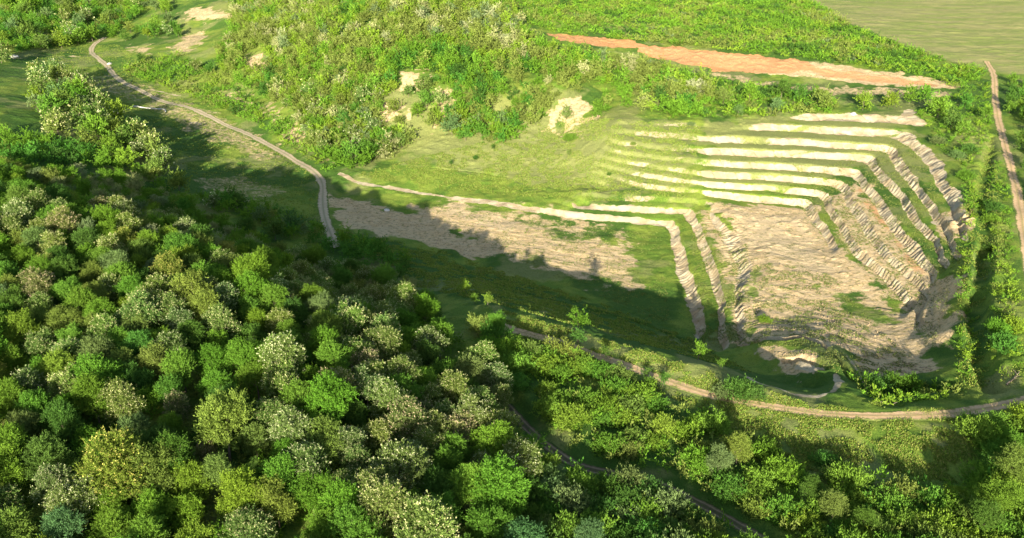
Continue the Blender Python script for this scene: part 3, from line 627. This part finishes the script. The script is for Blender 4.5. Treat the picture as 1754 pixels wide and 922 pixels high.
for ri, row in enumerate(rows):
    row.sort(key=lambda t: -t[1])
    for ci, (v, u, x, y, lk, s_, i) in enumerate(row):
        size = 'tall' if s_ > .84 else ('small' if s_ < .64 else '')
        lb = f"{size+' ' if size else ''}{lk} tree, {ORD[ci]} in from the quarry, {ORD[ri]} row below the wood's crest"
        nm = 'flowering_tree' if lk in BLOOM else 'locust_tree'
        inst(nm, ('tree', TREES[i]), x, y, s_, random.uniform(0, 6.28), lk, 'tree', 'trees of the wood on the near hill', lb, s_*random.uniform(.88, 1.1))
WOODP = [np.array((t[2], t[3])) for t in info+REST]

print('FOREST', len(info))
# --- shrubs of the near scrub
SCRUB = [(815,535),(870,580),(960,600),(1060,640),(1130,672),(1200,705),(1250,745),(1320,770),(1350,800),(1400,770),(1440,800),(1470,850),(1540,840),(1640,840),(1680,800),(1672,722),(1800,700),(1830,985),(880,985),(905,830),(870,740),(850,660)]
BAND = [[(985,655),(1070,665),(1170,645)],[(1010,745),(1090,740),(1160,705)],[(1080,800),(1160,775),(1220,760)],[(900,650),(960,670),(1000,680)],[(1240,800),(1340,800),(1400,830)],[(1320,860),(1400,850)]]
BW = [cpoly(b, 30) for b in BAND]
def scrub_d(x, y):
    d = np.full(np.shape(x), 1.0)
    for b in BW: d = np.where(seg_d(x, y, b) < 3.0, 0.0, d)
    u, v = proj(x, y, samp(H, x, y)+1.5)
    d = np.where(pip(u, v, [(1240,735),(1480,722),(1670,722),(1675,800),(1620,830),(1480,830),(1400,760)]), .05, d)
    return d
SH = [p for p in scatter(SCRUB, 1.6, 3.35, 23, 330, WOODP[:0], scrub_d) if off_road(*p, 4.4)]
SH = [p for p in SH if min(math.hypot(p[0]-q_[0], p[1]-q_[1]) for q_ in WOODP) > 2.5][:300]
sinfo = []
for x, y in SH:
    u, v = proj(x, y, float(samp(H, x, y))+1.5); dark = pip(u, v, [(900,770),(1100,820),(1200,860),(1200,985),(900,985)])[0]  # leaf mix in this corner is darkened to paint in its shade
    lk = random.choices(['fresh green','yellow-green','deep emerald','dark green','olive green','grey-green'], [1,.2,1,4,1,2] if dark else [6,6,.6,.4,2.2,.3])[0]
    sinfo.append((float(v), float(u), x, y, lk, random.uniform(.75, 1.25)))
sinfo.sort(); NS = 14; srows = [sinfo[int(len(sinfo)*k/NS):int(len(sinfo)*(k+1)/NS)] for k in range(NS)]
for ri, row in enumerate(srows):
    row.sort(key=lambda t: t[1])
    for ci, (v, u, x, y, lk, s_) in enumerate(row):
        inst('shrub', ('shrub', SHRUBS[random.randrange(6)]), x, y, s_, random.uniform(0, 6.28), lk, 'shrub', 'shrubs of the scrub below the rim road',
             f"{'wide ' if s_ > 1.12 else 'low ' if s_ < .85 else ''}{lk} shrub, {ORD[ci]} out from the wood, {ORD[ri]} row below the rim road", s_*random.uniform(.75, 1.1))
# --- single trees one can pick out: u, v of the crown, look, variant set, scale, name, label
T, Sx, Fx, Hx = TREES, SAPS, FARS, SHRUBS
SINGLES = [
 (990,548,'fresh green',Sx,.95,'young_tree','lone bright young tree standing on the grassy rim above the shaded slope'),
 (853,548,'fresh green',T,.62,'broadleaf_tree','bright green spreading tree where the rim road leaves the wood'),
 (797,491,'yellow-green',Sx,.62,'sapling','thin sunlit sapling, highest of three on the shaded slope'),
 (812,512,'fresh green',Sx,.50,'sapling','small sapling between two others on the shaded slope'),
 (835,514,'yellow-green',Sx,.50,'sapling','yellow-green sapling at the start of the lit grass strip'),
 (1197,603,'fresh green',Sx,.72,'sapling','leafy sapling on the rim where the slope shadow begins'),
 (1236,623,'fresh green',Sx,.42,'sapling','tiny sapling on the rim just before the curved bowl'),
 (1310,548,'yellow-green',Hx,.62,'shrub','lone lime-green shrub standing on the sandy upper floor of the pit'),
 (1044,298,'dark green',Hx,.36,'shrub','dark round shrub alone on the grassy slope beside the terraces'),
 (1085,246,'olive green',Hx,.42,'shrub','sparse olive shrub at the grassy end of the middle terraces'),
 (975,262,'olive green',Sx,.5,'sapling','small sapling on the grass under the sandy scar'),
 (976,236,'fresh green',Hx,.95,'shrub','fresh green shrub at the foot of the pale sandy scar'),
 (772,278,'dark green',Sx,.42,'sapling','slim dark sapling on the open grass beneath the wooded hill'),
 (845,252,'dark green',Sx,.42,'sapling','slim sapling under the lowest bushes of the wooded hill'),
 (815,270,'dark green',Hx,.42,'shrub','tiny dark shrub on the open grass beneath the wooded hill'),
 (1184,212,'grey-green',Hx,.5,'shrub','small grey shrub on the second highest terrace'),
 (1330,180,'grey-green',Fx,.8,'broadleaf_tree','grey-green round tree above the long top terrace'),
 (1265,190,'grey-green',Fx,.6,'broadleaf_tree','small greyish tree at the back edge of the top terrace'),
 (1340,152,'dark green',Fx,1.15,'broadleaf_tree','big dark green tree in front of the orange bank'),
 (1370,160,'deep emerald',Fx,1.0,'broadleaf_tree','emerald tree beside the big dark tree below the orange bank'),
 (1410,170,'olive green',Fx,1.15,'broadleaf_tree','wide olive tree at the end of the row below the orange bank'),
 (1240,165,'olive green',Fx,1.0,'broadleaf_tree','olive tree in the row below the orange bank, farthest from the road'),
 (1285,160,'fresh green',Fx,1.0,'broadleaf_tree','fresh green tree in the middle of the row below the orange bank'),
 (1480,175,'yellow-green',Fx,1.0,'broadleaf_tree','lime tree, first of two upright ones above the top terrace'),
 (1525,172,'yellow-green',Fx,1.0,'broadleaf_tree','lime tree, second of two upright ones above the top terrace'),
 (1560,165,'fresh green',Fx,.95,'broadleaf_tree','green tree behind the white sand heap on the pit rim'),
 (1585,160,'fresh green',Fx,.95,'broadleaf_tree','green tree leaning over the pit corner'),
 (1610,185,'yellow-green',Fx,1.2,'broadleaf_tree','large yellow-green tree at the far corner of the pit'),
 (1655,175,'deep emerald',Fx,.8,'broadleaf_tree','dark tree between the pit corner and the rim road'),
 (1632,205,'dark green',Fx,1.0,'broadleaf_tree','dark tree just below the large yellow-green corner tree'),
 (1650,222,'fresh green',Fx,.8,'broadleaf_tree','green tree at the upper end of the ditch'),
 (1690,195,'fresh green',Fx,.7,'broadleaf_tree','green tree close beside the rim road bend'),
 (1605,240,'grey-green',Hx,.9,'shrub','grey shrub on the outermost broken terrace'),
 (1640,265,'grey-green',Hx,.9,'shrub','grey-green shrub beside the upper ditch, first of a pair'),
 (1660,255,'dark green',Hx,1.0,'shrub','dark shrub beside the upper ditch, second of a pair'),
 (1705,355,'dark green',Hx,.9,'shrub','dark shrub on the ditch bank beside the straight road'),
 (1698,375,'fresh green',Hx,.8,'shrub','fresh shrub lower on the ditch bank beside the straight road'),
 (1712,562,'fresh green',Hx,1.0,'shrub','rounded fresh shrub on the roadside bank of the ditch'),
 (1722,588,'deep emerald',Hx,1.1,'shrub','wide emerald shrub over the dark ditch end'),
 (1735,555,'yellow-green',Hx,.9,'shrub','yellow-green shrub between ditch and straight road'),
 (1655,300,'fresh green',Hx,.9,'shrub','fresh shrub on the pit side of the upper ditch'),
 (1695,425,'dark green',Hx,.6,'shrub','small dark shrub in the middle of the ditch'),
 (1265,668,'dark green',Hx,1.1,'shrub','dark bush beside the rim road next to the bowl'),
 (1240,672,'grey-green',Hx,.8,'shrub','greyish bush beside the rim road, nearer the wood'),
 (1290,672,'dark green',Hx,.8,'shrub','dark bush between the rim road and the bowl edge'),
 (1037,604,'dark green',Sx,.5,'sapling','added dark sapling standing for a tree shadow on the road verge, first of three'),  # dark verge saplings are added where tree shadows fall across the road
 (1107,640,'dark green',Sx,.45,'sapling','added dark sapling standing for a tree shadow on the road verge, second of three'),
 (1137,650,'dark green',Sx,.55,'sapling','added dark sapling standing for a tree shadow on the road verge, third of three'),
 (990,580,'dark green',Sx,.8,'young_tree','dark young tree by the road under the lone bright one'),
 (988,610,'yellow-green',Sx,.6,'young_tree','yellow-green young tree on the near side of the rim road'),
 (1112,655,'fresh green',Sx,.5,'sapling','bright sapling on the near side of the rim road'),
 (1265,765,'olive green',T,.62,'broadleaf_tree','pale olive tree by the meadow whose shadow crosses the rim road'),
 (1230,790,'grey-green',T,.6,'broadleaf_tree','grey-green tree behind the pale olive one by the meadow'),
 (1430,868,'olive green',T,.6,'broadleaf_tree','olive tree at the lower edge of the meadow'),
 (1480,890,'dark green',T,.5,'broadleaf_tree','dark tree at the lower edge of the meadow'),
 (1388,835,'dark green',T,.5,'broadleaf_tree','small dark tree at the lower meadow beside the dry patch'),
 (1715,845,'fresh green',T,.8,'broadleaf_tree','fresh tree shading the meadow at its far end'),
 (1690,885,'dark green',T,.6,'broadleaf_tree','dark tall tree behind the one shading the far meadow'),
 (1740,760,'fresh green',T,.6,'broadleaf_tree','green tree close under the rim road at the field corner'),
 (1740,800,'olive green',T,.7,'broadleaf_tree','olive tree between the rim road and the far meadow'),
 (1560,655,'fresh green',Hx,.9,'shrub','fresh shrub in the green hollow between pit and road'),
 (1500,660,'dark green',Hx,1.0,'shrub','dark shrub at the start of the green hollow'),
 (1530,652,'fresh green',Hx,.8,'shrub','round shrub in the middle of the green hollow'),
 (240,100,'dark green',Fx,.7,'broadleaf_tree','dark low tree beside the valley track'),
 (335,115,'cream-flowering',Fx,.95,'flowering_tree','cream-flowering tree between the valley track and the hill'),
 (360,118,'dark green',Fx,.8,'broadleaf_tree','dark tree right beside the cream-flowering one'),
 (490,178,'cream-flowering',Fx,.6,'flowering_tree','small pale tree at the foot of the wooded hill'),
 (265,52,'fresh green',Fx,1.2,'broadleaf_tree','tall leafy tree in front of the small quarry'),
 (298,45,'deep emerald',Fx,1.0,'broadleaf_tree','emerald tree at the edge of the small quarry'),
 (600,262,'fresh green',Fx,1.15,'broadleaf_tree','big round bush-like tree at the foot of the hill, nearest the track'),
 (635,262,'deep emerald',Fx,1.15,'broadleaf_tree','dark round tree at the foot of the hill by the open grass'),
 (575,235,'fresh green',Fx,1.0,'broadleaf_tree','fresh tree behind the big round one at the hill foot'),
 (670,225,'fresh green',Fx,.6,'broadleaf_tree','small green tree under the pale bare scar'),
 (770,195,'deep emerald',Fx,1.0,'broadleaf_tree','emerald tree between two pale scars on the hillside'),
 (620,165,'cream-flowering',Fx,1.15,'flowering_tree','cream-flowering tree above the bare scars of the hill'),
 (825,225,'fresh green',Fx,1.0,'broadleaf_tree','bright tree at the lowest tip of the hillside thicket'),
 (1025,190,'fresh green',Fx,1.0,'broadleaf_tree','bright tree beside the sandy scar, nearest the terraces'),
 (970,195,'grey-green',Fx,.75,'broadleaf_tree','grey tree growing in the middle of the sandy scar'),
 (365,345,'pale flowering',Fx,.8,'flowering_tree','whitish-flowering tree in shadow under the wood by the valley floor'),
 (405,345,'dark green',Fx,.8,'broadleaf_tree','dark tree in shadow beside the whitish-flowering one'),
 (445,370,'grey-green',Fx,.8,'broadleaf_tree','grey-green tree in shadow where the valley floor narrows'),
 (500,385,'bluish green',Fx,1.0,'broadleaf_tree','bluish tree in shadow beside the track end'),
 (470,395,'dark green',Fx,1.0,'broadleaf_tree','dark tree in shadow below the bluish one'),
]
SPOS = []
for u, v, lk, kset, s_, nm, lb in SINGLES:
    lift = {id(T): 6.3, id(Sx): 2.9, id(Fx): 3.5, id(Hx): 1.4}[id(kset)]*s_
    x, y = cast(H, u, v, lift); SPOS.append(np.array((x, y)))
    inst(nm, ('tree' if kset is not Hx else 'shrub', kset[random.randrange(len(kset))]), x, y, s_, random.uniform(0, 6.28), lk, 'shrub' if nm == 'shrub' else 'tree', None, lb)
# --- tree clumps beyond the near wood
def clump(poly, dmin, seed, nmax, looks, wts, group, fmt, smin, smax, side=1, NRW=4, sets=FARS, lift=3.5, dens=None):
    pts = [p for p in scatter(poly, lift, dmin, seed, nmax, SPOS, dens) if off_road(*p, 3.5)]; inf = []
    for x, y in pts:
        u, v = proj(x, y, float(samp(H, x, y))+lift); inf.append((float(v), float(u), x, y, random.choices(looks, wts)[0], random.uniform(smin, smax)))
    inf.sort()
    for ri in range(NRW):
        row = inf[int(len(inf)*ri/NRW):int(len(inf)*(ri+1)/NRW)]; row.sort(key=lambda t: side*t[1])
        for ci, (v, u, x, y, lk, s_) in enumerate(row):
            inst('flowering_tree' if lk in BLOOM else 'broadleaf_tree', ('tree', sets[random.randrange(len(sets))]), x, y, s_, random.uniform(0, 6.28), lk, 'tree', group, fmt.format(look=lk, a=ORD[ci], b=ORD[ri]))
    return [np.array(p) for p in pts]
mixw = (['fresh green','yellow-green','olive green','dark green','grey-green','deep emerald','cream-flowering','pale flowering'], [4,2,3,2,2,2,2,1])
clump([(60,120),(150,135),(185,185),(230,220),(290,260),(310,330),(250,300),(180,270),(90,225),(60,180)], 6.6, 61, 48, ['fresh green','olive green','grey-green','cream-flowering','pale flowering','dark green','yellow-green'], [2,2,2,4,3,2,1],
      'trees on the bank between wood and valley', '{look} tree, {a} in from the valley track, {b} row of the shadowed bank', 1.0, 1.5, -1, 5)
clump([(-20,-20),(250,-20),(215,25),(185,62),(110,80),(40,85),(-20,110)], 8.0, 62, 46, *mixw, 'trees above the valley head', '{look} tree, {a} out from the small quarry, {b} row above the valley head', 1.1, 1.6, -1, 4)
clump([(215,10),(300,5),(315,40),(300,60),(240,85),(200,62)], 6, 63, 16, *mixw, 'trees before the small quarry', '{look} tree, {a} from the quarry step, {b} row before the small quarry', .8, 1.2, -1, 3)
clump([(1712,135),(1800,128),(1830,700),(1775,520),(1768,420),(1752,310),(1730,230)], 5.0, 64, 34, ['fresh green','deep emerald','dark green'], [3,3,2], 'trees beyond the straight rim road', '{look} tree beyond the straight road, {a} out from it, {b} row', .6, .95, 1, 8)

clump([(520,150),(700,140),(780,170),(860,190),(860,240),(800,232),(745,212),(720,190),(650,215),(690,240),(650,275),(600,275),(560,262),(520,215)], 6.5, 65, 60, ['fresh green','deep emerald','olive green','grey-green','cream-flowering','pale flowering','yellow-green'], [4,2,2,2,3,2,2], 'trees at the foot of the far hill', '{look} tree of the far hillside, {a} in from the valley track, {b} row down', .7, 1.15, 1, 5)
# --- growth nobody could count: woods on the far hill and ground cover, one object each
def massed(name, protos, pts, scs, cols, label=None, zoff=-.1):
    Vs, Fs, Tt, Cc = [], [], [], []; off = 0; data = []
    for me in protos:
        v = np.empty(len(me.vertices)*3, np.float32); me.vertices.foreach_get('co', v); v = v.reshape(-1, 3); t = np.empty(len(me.polygons), np.float32); me.attributes['tint'].data.foreach_get('value', t); data.append((v, t))
    x = np.array([p[0] for p in pts]); y = np.array([p[1] for p in pts]); z = samp(H, x, y)+zoff; r = np.random.default_rng(5)
    for i in range(len(pts)):
        v, t = data[r.integers(len(data))]; a = r.uniform(0, 6.28); c, s_ = math.cos(a), math.sin(a); k_ = scs[i]
        w_ = np.stack([(v[:, 0]*c-v[:, 1]*s_)*k_+x[i], (v[:, 0]*s_+v[:, 1]*c)*k_+y[i], v[:, 2]*k_*r.uniform(.8, 1.15)+z[i]], 1)
        Vs.append(w_.astype(np.float32)); Tt.append(t); Cc.append(np.broadcast_to(np.array([*cols[i], 1], np.float32), (len(t), 4)))
    V = np.concatenate(Vs); me = mesh_from(name, V, np.arange(len(V)).reshape(-1, 4)); put_tint(me, np.concatenate(Tt))
    a = me.attributes.new('col', 'FLOAT_COLOR', 'FACE'); a.data.foreach_set('color', np.concatenate(Cc).ravel())
    o = link(name, me, MS); tag(o, label, None, None, 'stuff'); return o
lowtree = [make_tree(500+i, 5.4, 2.4, 640, .62, .30, 9, .06, False)[0] for i in range(4)]
lowbush = [make_shrub(520+i, 1.6, 1.6, 150, .6, .26, 6)[0] for i in range(4)]
def palette(n_, looks, wts, x, y, r):
    names = list(looks); base = np.array([LOOKS.get(k_) or np.array(BLOOM[k_][1])*.55+np.array(BLOOM[k_][0])*.4 for k_ in names]); w_ = np.array(wts, float); w_ /= w_.sum()
    zone = vn(x, y, 22, 301); order = np.cumsum(w_); pick = np.clip(np.searchsorted(order, np.clip(.65*zone+.35*r.random(n_)+r.normal(0, .12, n_), 0, .999)), 0, len(names)-1)
    return base[pick]*r.uniform(.82, 1.2, (n_, 1))
def grow(name, polys, lift, dmin, seed, protos, s0, s1, looks, wts, dens, label, nmax=6000):
    pts = []
    for pl in polys: pts += scatter(pl, lift, dmin, seed, nmax, pts and [np.array(p) for p in pts] or SPOS, dens)
    pts = [p for p in pts if off_road(*p, 3.0)]; r = np.random.default_rng(seed); P = np.array(pts)
    c = palette(len(P), looks, wts, P[:, 0], P[:, 1], r); return massed(name, protos, pts, r.uniform(s0, s1, len(P)), c, label)
HILL = [(395,-30),(860,-30),(900,52),(950,84),(1060,102),(1110,105),(1200,135),(1230,170),(1160,200),(1060,178),(1010,200),(960,175),(940,180),(930,205),(850,240),(800,235),(745,215),(770,165),(730,120),(680,125),(650,170),(640,200),(700,235),(660,270),(600,285),(560,270),(530,245),(520,215),(500,190),(470,170),(430,150),(380,125),(370,85),(400,50)]
scar = [[(640,190),(690,165),(700,205),(660,215)],[(680,125),(725,120),(730,150),(690,160)],[(740,165),(768,150),(770,200),(745,215)],[(945,180),(1000,165),(1015,210),(960,235)],[(410,95),(450,90),(462,122),(425,125)]]
def hill_d(x, y):
    u, v = proj(x, y, samp(H, x, y)); d = np.where(v > 130, np.where(vn(x, y, 15, 302) < .47, .10, 1.0), np.where(vn(x, y, 20, 306) < .33, .22, 1.0))
    for p in scar: d = np.where(pip(u, v, p), 0.0, d)
    return d
hl = (['dark green','deep emerald','fresh green','olive green','yellow-green','olive green','cream-flowering','grey-green','olive green','pale flowering'], [1.8,2,4,2.5,2.2,2.5,1.3,1,2.5,.5])
grow('woodland', [HILL], 2.6, 3.5, 71, lowtree, .6, 1.35, *hl, hill_d, 'dense green and cream flowering woodland covering the far hill')
grow('scrubland', [[(860,-20),(1360,-20),(1440,32),(1560,85),(1690,122),(1650,150),(1550,122),(1400,100),(1250,84),(1100,68),(950,55),(890,30)], [(1110,105),(1240,140),(1420,160),(1440,190),(1240,200),(1140,190)],
    [(370,125),(300,90),(215,110),(215,125),(330,165),(420,200),(500,250),(560,290),(520,220),(430,170)], [(1450,650),(1640,650),(1640,680),(1500,690)]],
    1.0, 3.0, 72, lowbush, .6, 1.5, ['dark green','fresh green','fresh green','yellow-green','olive green','olive green','grey-green'], [3,3,2,1.6,2.5,2,1], lambda x, y: .15+.85*sst(.42, .55, vn(x, y, 13, 303)), 'mixed green scrub covering the plateau and the banks')
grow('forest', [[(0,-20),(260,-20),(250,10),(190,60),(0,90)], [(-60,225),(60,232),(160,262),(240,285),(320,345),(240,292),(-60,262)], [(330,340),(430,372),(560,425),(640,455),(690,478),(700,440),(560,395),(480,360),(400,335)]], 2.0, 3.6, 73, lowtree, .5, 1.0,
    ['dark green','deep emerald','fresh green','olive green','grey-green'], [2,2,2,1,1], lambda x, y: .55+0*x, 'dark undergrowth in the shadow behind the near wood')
TOPP = [make_tree(540+i, 7.6, 2.9, 5200, .36, .14, 16, .16, False)[0] for i in range(5)]
fill = scatter(FOREST, 4, 4.2, 75, 1200, [np.array(p) for p in WOODP if random.random() < .5], lambda x, y: np.where(vn(x, y, 9, 202) < .12, .2, 1.0))[:170]
tp = [(t[2], t[3]) for t in REST]+fill; rr_ = np.random.default_rng(8); tc = [np.array(LOOKS[t[4]]) if t[4] in LOOKS else np.array(BLOOM[t[4]][0])*.6+np.array(BLOOM[t[4]][1])*.35 for t in REST]+[np.array(LOOKS[rr_.choice(['fresh green','olive green','dark green'])]) for _ in fill]
massed('treetops', TOPP, tp, [t[5]*1.22 for t in REST]+list(rr_.uniform(.5, .75, len(fill))), tc, 'smaller treetops crowded between the big trees and along the crest of the near wood')
grow('ditch_scrub', [[(1570,190),(1690,140),(1700,230),(1650,300),(1640,640),(1665,650),(1662,400),(1720,250),(1738,420),(1750,630),(1700,640),(1700,400),(1660,300),(1620,260)]], .6, 2.4, 76, lowbush, .3, .8, ['yellow-green','fresh green','yellow-green','olive green'], [3,3,2,1], lambda x, y: .25+.75*sst(.4, .65, vn(x, y, 8, 305)), 'lime green weeds and low scrub along the ditch')
# floor of the near wood and the gaps in the scrub
grow('undergrowth', [[(-60,290),(560,450),(700,500),(800,600),(1200,700),(1350,800),(1680,830),(1800,720),(1830,985),(-60,985)]], .8, 2.6, 74, lowbush, .5, 1.1, ['dark green','deep emerald','fresh green','olive green'], [1.5,1.5,3.5,3], lambda x, y: 1.0+0*x, 'leafy undergrowth between the trees and shrubs', 7000)
# grass tufts
def tufts(name, polys, n_each, size, cols, seed, label, clumpy=.45):
    r = np.random.default_rng(seed); Vs, Ts, Cs = [], [], []
    for poly, n_ in zip(polys, n_each):
        Pp = np.array([cast(H, u, v) for u, v in poly]); lo, hi = Pp.min(0), Pp.max(0); C = r.uniform(lo, hi, (n_*4, 2)); u, v = proj(C[:, 0], C[:, 1], samp(H, C[:, 0], C[:, 1]))
        ok = pip(u, v, poly) & (fbm(C[:, 0], C[:, 1], 3.2, 401, 3) > clumpy); C = C[ok][:n_]; m = len(C)
        for b in range(5):
            Q = np.stack([C[:, 0], C[:, 1], samp(H, C[:, 0], C[:, 1])-.05], 1)+np.concatenate([r.normal(0, size*.5, (m, 2)), np.zeros((m, 1))], 1); d = unit(np.concatenate([r.normal(0, .8, (m, 2)), np.ones((m, 1))*.8], 1))
            V_, F_ = leaves(Q, d, size, size*.45, r, .2, .3); Vs.append(V_); Ts.append(r.random(m)); Cs.append(np.concatenate([np.array(cols)[r.choice(len(cols), m)], np.ones((m, 1))], 1))
    V = np.concatenate(Vs); me = mesh_from(name, V, np.arange(len(V)).reshape(-1, 4)); put_tint(me, np.concatenate(Ts))
    a = me.attributes.new('col', 'FLOAT_COLOR', 'FACE'); a.data.foreach_set('color', np.concatenate(Cs).astype(np.float32).ravel()); tag(link(name, me, MS), label, None, None, 'stuff')
GC = [(.13,.20,.03),(.10,.18,.025),(.18,.22,.04),(.22,.22,.06)]
tufts('grass', [[(840,525),(1100,600),(1380,690),(1500,705),(1670,700),(1680,830),(1300,800),(1200,700),(900,590)], [(600,300),(1000,200),(1200,215),(1180,345),(1000,345),(760,325)], [(1640,380),(1700,230),(1754,640),(1640,680)], [(560,390),(760,430),(1150,560),(1290,640),(1100,590),(830,515),(700,490)], [(40,80),(200,75),(330,165),(540,290),(560,390),(450,360),(300,280),(200,200)]],
      [26000, 26000, 16000, 22000, 24000], .38, GC, 81, 'short green and yellowish grass on the rim and slopes')
tufts('weeds', [[(1290,440),(1420,470),(1620,640),(1440,640),(1290,590)], [(700,345),(1130,400),(1150,560),(850,430)], [(1180,370),(1280,420),(1290,590),(1200,590)], [(1300,330),(1560,230),(1650,420),(1600,600),(1420,400)]], [5200, 4200, 4000, 9000], .32,
      [(.13,.17,.04),(.18,.18,.06),(.09,.13,.03)], 82, 'thin weeds sprouting on the bare quarry floors', .5)
# ------------------------------------------------------------------ small solid things
def rock(u, v, r0, seed, nm, label):
    r = np.random.default_rng(seed); import bmesh
    bm = bmesh.new(); bmesh.ops.create_icosphere(bm, subdivisions=3, radius=r0)
    for q_ in bm.verts:
        n_ = float(vn(q_.co.x*1.0+seed, q_.co.y+q_.co.z*1.7, r0*.7, seed)); q_.co *= .75+.5*n_; q_.co.z *= .62; q_.co.x *= 1.25
    me = bpy.data.meshes.new(nm); bm.to_mesh(me); bm.free(); x, y = cast(H, u, v); o = link(nm, me, MROCK); o.location = (x, y, float(samp(H, x, y))+r0*.15); o.rotation_euler = (0, 0, r.uniform(0, 6)); tag(o, label, 'rock')
rock(662,361,.9,1,'boulder','small whitish boulder at the shadow edge on the pale quarry floor')
rock(25,99,2.0,2,'boulder','large pale boulder at the clearing edge above the valley')
rock(188,110,1.2,3,'boulder','pale boulder lying beside the valley track')
rock(1462,196,1.1,4,'boulder','small pale boulder on the top terrace below the lime trees')
def bar(nm, pts, w_, h_, mat, label, cat, lift=.0):
    P = smooth_path(cpoly(pts, 15), .8); T_ = np.gradient(P, axis=0); T_ /= np.hypot(T_[:, 0], T_[:, 1])[:, None]; Nn = np.stack([-T_[:, 1], T_[:, 0]], 1); z = samp(H, P[:, 0], P[:, 1])+lift
    prof = [(-.5,-.4),(-.5,.9),(-.4,1),(.4,1),(.5,.9),(.5,-.4)]; K = len(prof)
    V = np.array([[P[i, 0]+Nn[i, 0]*a*w_, P[i, 1]+Nn[i, 1]*a*w_, z[i]+b*h_] for i in range(len(P)) for a, b in prof])
    F = [(i*K+j, i*K+(j+1) % K, (i+1)*K+(j+1) % K, (i+1)*K+j) for i in range(len(P)-1) for j in range(K)]
    o = link(nm, mesh_from(nm, V, np.array(F)), mat); tag(o, label, cat)
bar('concrete_kerb', [(228,184),(250,185),(283,189),(284,194)], .5, .5, MROCK, 'low pale concrete kerb across the valley floor beside the track', 'kerb')
bar('concrete_kerb', [(184,185),(200,198),(222,188),(230,183)], .5, .45, MROCK, 'short angled pale kerb at the edge of the bank shadow', 'kerb')
def branch(nm, pts, rad, label):
    P = smooth_path(cpoly(pts, 12), .7); r = np.random.default_rng(9); z = samp(H, P[:, 0], P[:, 1])+rad*.8
    pr = [tube([(P[i, 0]+r.normal(0, .05), P[i, 1]+r.normal(0, .05), z[i]) for i in range(len(P))], [rad*(1-.75*i/len(P)) for i in range(len(P))], 6)]
    for i in range(2, len(P)-1, 2):
        a = r.uniform(-.9, .9); d = P[i]-P[i-1]; d = np.array([d[0]*math.cos(a)-d[1]*math.sin(a), d[0]*math.sin(a)+d[1]*math.cos(a)])*r.uniform(1, 2.4)
        pr.append(tube([(P[i, 0], P[i, 1], z[i]), (P[i, 0]+d[0]*.5, P[i, 1]+d[1]*.5, z[i]+.35), (P[i, 0]+d[0], P[i, 1]+d[1], z[i]+.3)], [rad*.45, rad*.3, rad*.1], 4))
    v, f = merge(pr); tag(link(nm, mesh_from(nm, v, f, True), MDEAD), label, 'branch')
branch('fallen_branch', [(1492,683),(1515,692),(1545,698)], .22, 'long dark fallen branch on the grass above the rim road')
branch('fallen_branch', [(1725,658),(1738,648),(1748,636)], .2, 'dead branch lying in dry grass at the road corner')

# stones and clods fallen from the faces: nobody could count them
def rubble(polys, n_each, s0, s1, seed):
    r = np.random.default_rng(seed); Cs = []
    for poly, n_ in zip(polys, n_each):
        Pp = np.array([cast(H, u, v) for u, v in poly]); lo, hi = Pp.min(0), Pp.max(0); C = r.uniform(lo, hi, (n_*4, 2)); u, v = proj(C[:, 0], C[:, 1], samp(H, C[:, 0], C[:, 1]))
        Cs.append(C[pip(u, v, poly) & (fbm(C[:, 0], C[:, 1], 5, 411, 3) > .5) & (np.maximum(samp(bare, C[:, 0], C[:, 1]), samp(FACE, C[:, 0], C[:, 1])*.9) > .7)][:n_])
    C = np.concatenate(Cs); m = len(C); base = np.array([(1,0,0),(0,1,0),(-1,0,0),(0,-1,0),(0,0,.8),(0,0,-.8)], float)
    s_ = (s0+(s1-s0)*r.random(m)**3)[:, None, None]; V = base[None]*s_*r.uniform(.5, 1.2, (m, 6, 3)); a = r.uniform(0, 6.28, m); c, s2 = np.cos(a)[:, None], np.sin(a)[:, None]
    x = V[..., 0]*c-V[..., 1]*s2+C[:, :1]; y = V[..., 0]*s2+V[..., 1]*c+C[:, 1:]; z = V[..., 2]+samp(H, C[:, 0], C[:, 1])[:, None]+s_[:, 0]*.2
    T_ = np.array([(0,1,4),(1,2,4),(2,3,4),(3,0,4),(1,0,5),(2,1,5),(3,2,5),(0,3,5)]); F = (T_[None]+6*np.arange(m)[:, None, None]).reshape(-1, 3)
    tag(link('rubble', mesh_from('rubble', np.stack([x, y, z], -1).reshape(-1, 3), F), simple_mat('rubble', (.27, .20, .115), (.44, .33, .19), 1.2)), 'pale stones and clods scattered on the quarry floors and steps', None, None, 'stuff')
rubble([[(1290,440),(1420,470),(1620,640),(1440,640),(1290,590)], [(700,345),(1130,400),(1110,510),(850,430)], [(1140,386),(1280,380),(1290,590),(1200,590)], [(1300,330),(1560,230),(1660,380),(1600,600),(1420,400)], [(1000,220),(1380,200),(1560,205),(1560,260),(1380,345),(1000,385)], [(580,340),(840,410),(840,450),(640,400)], [(1270,590),(1420,590),(1420,650),(1300,650)]], [1800, 1300, 700, 2200, 1200, 500, 300], .08, .38, 91)
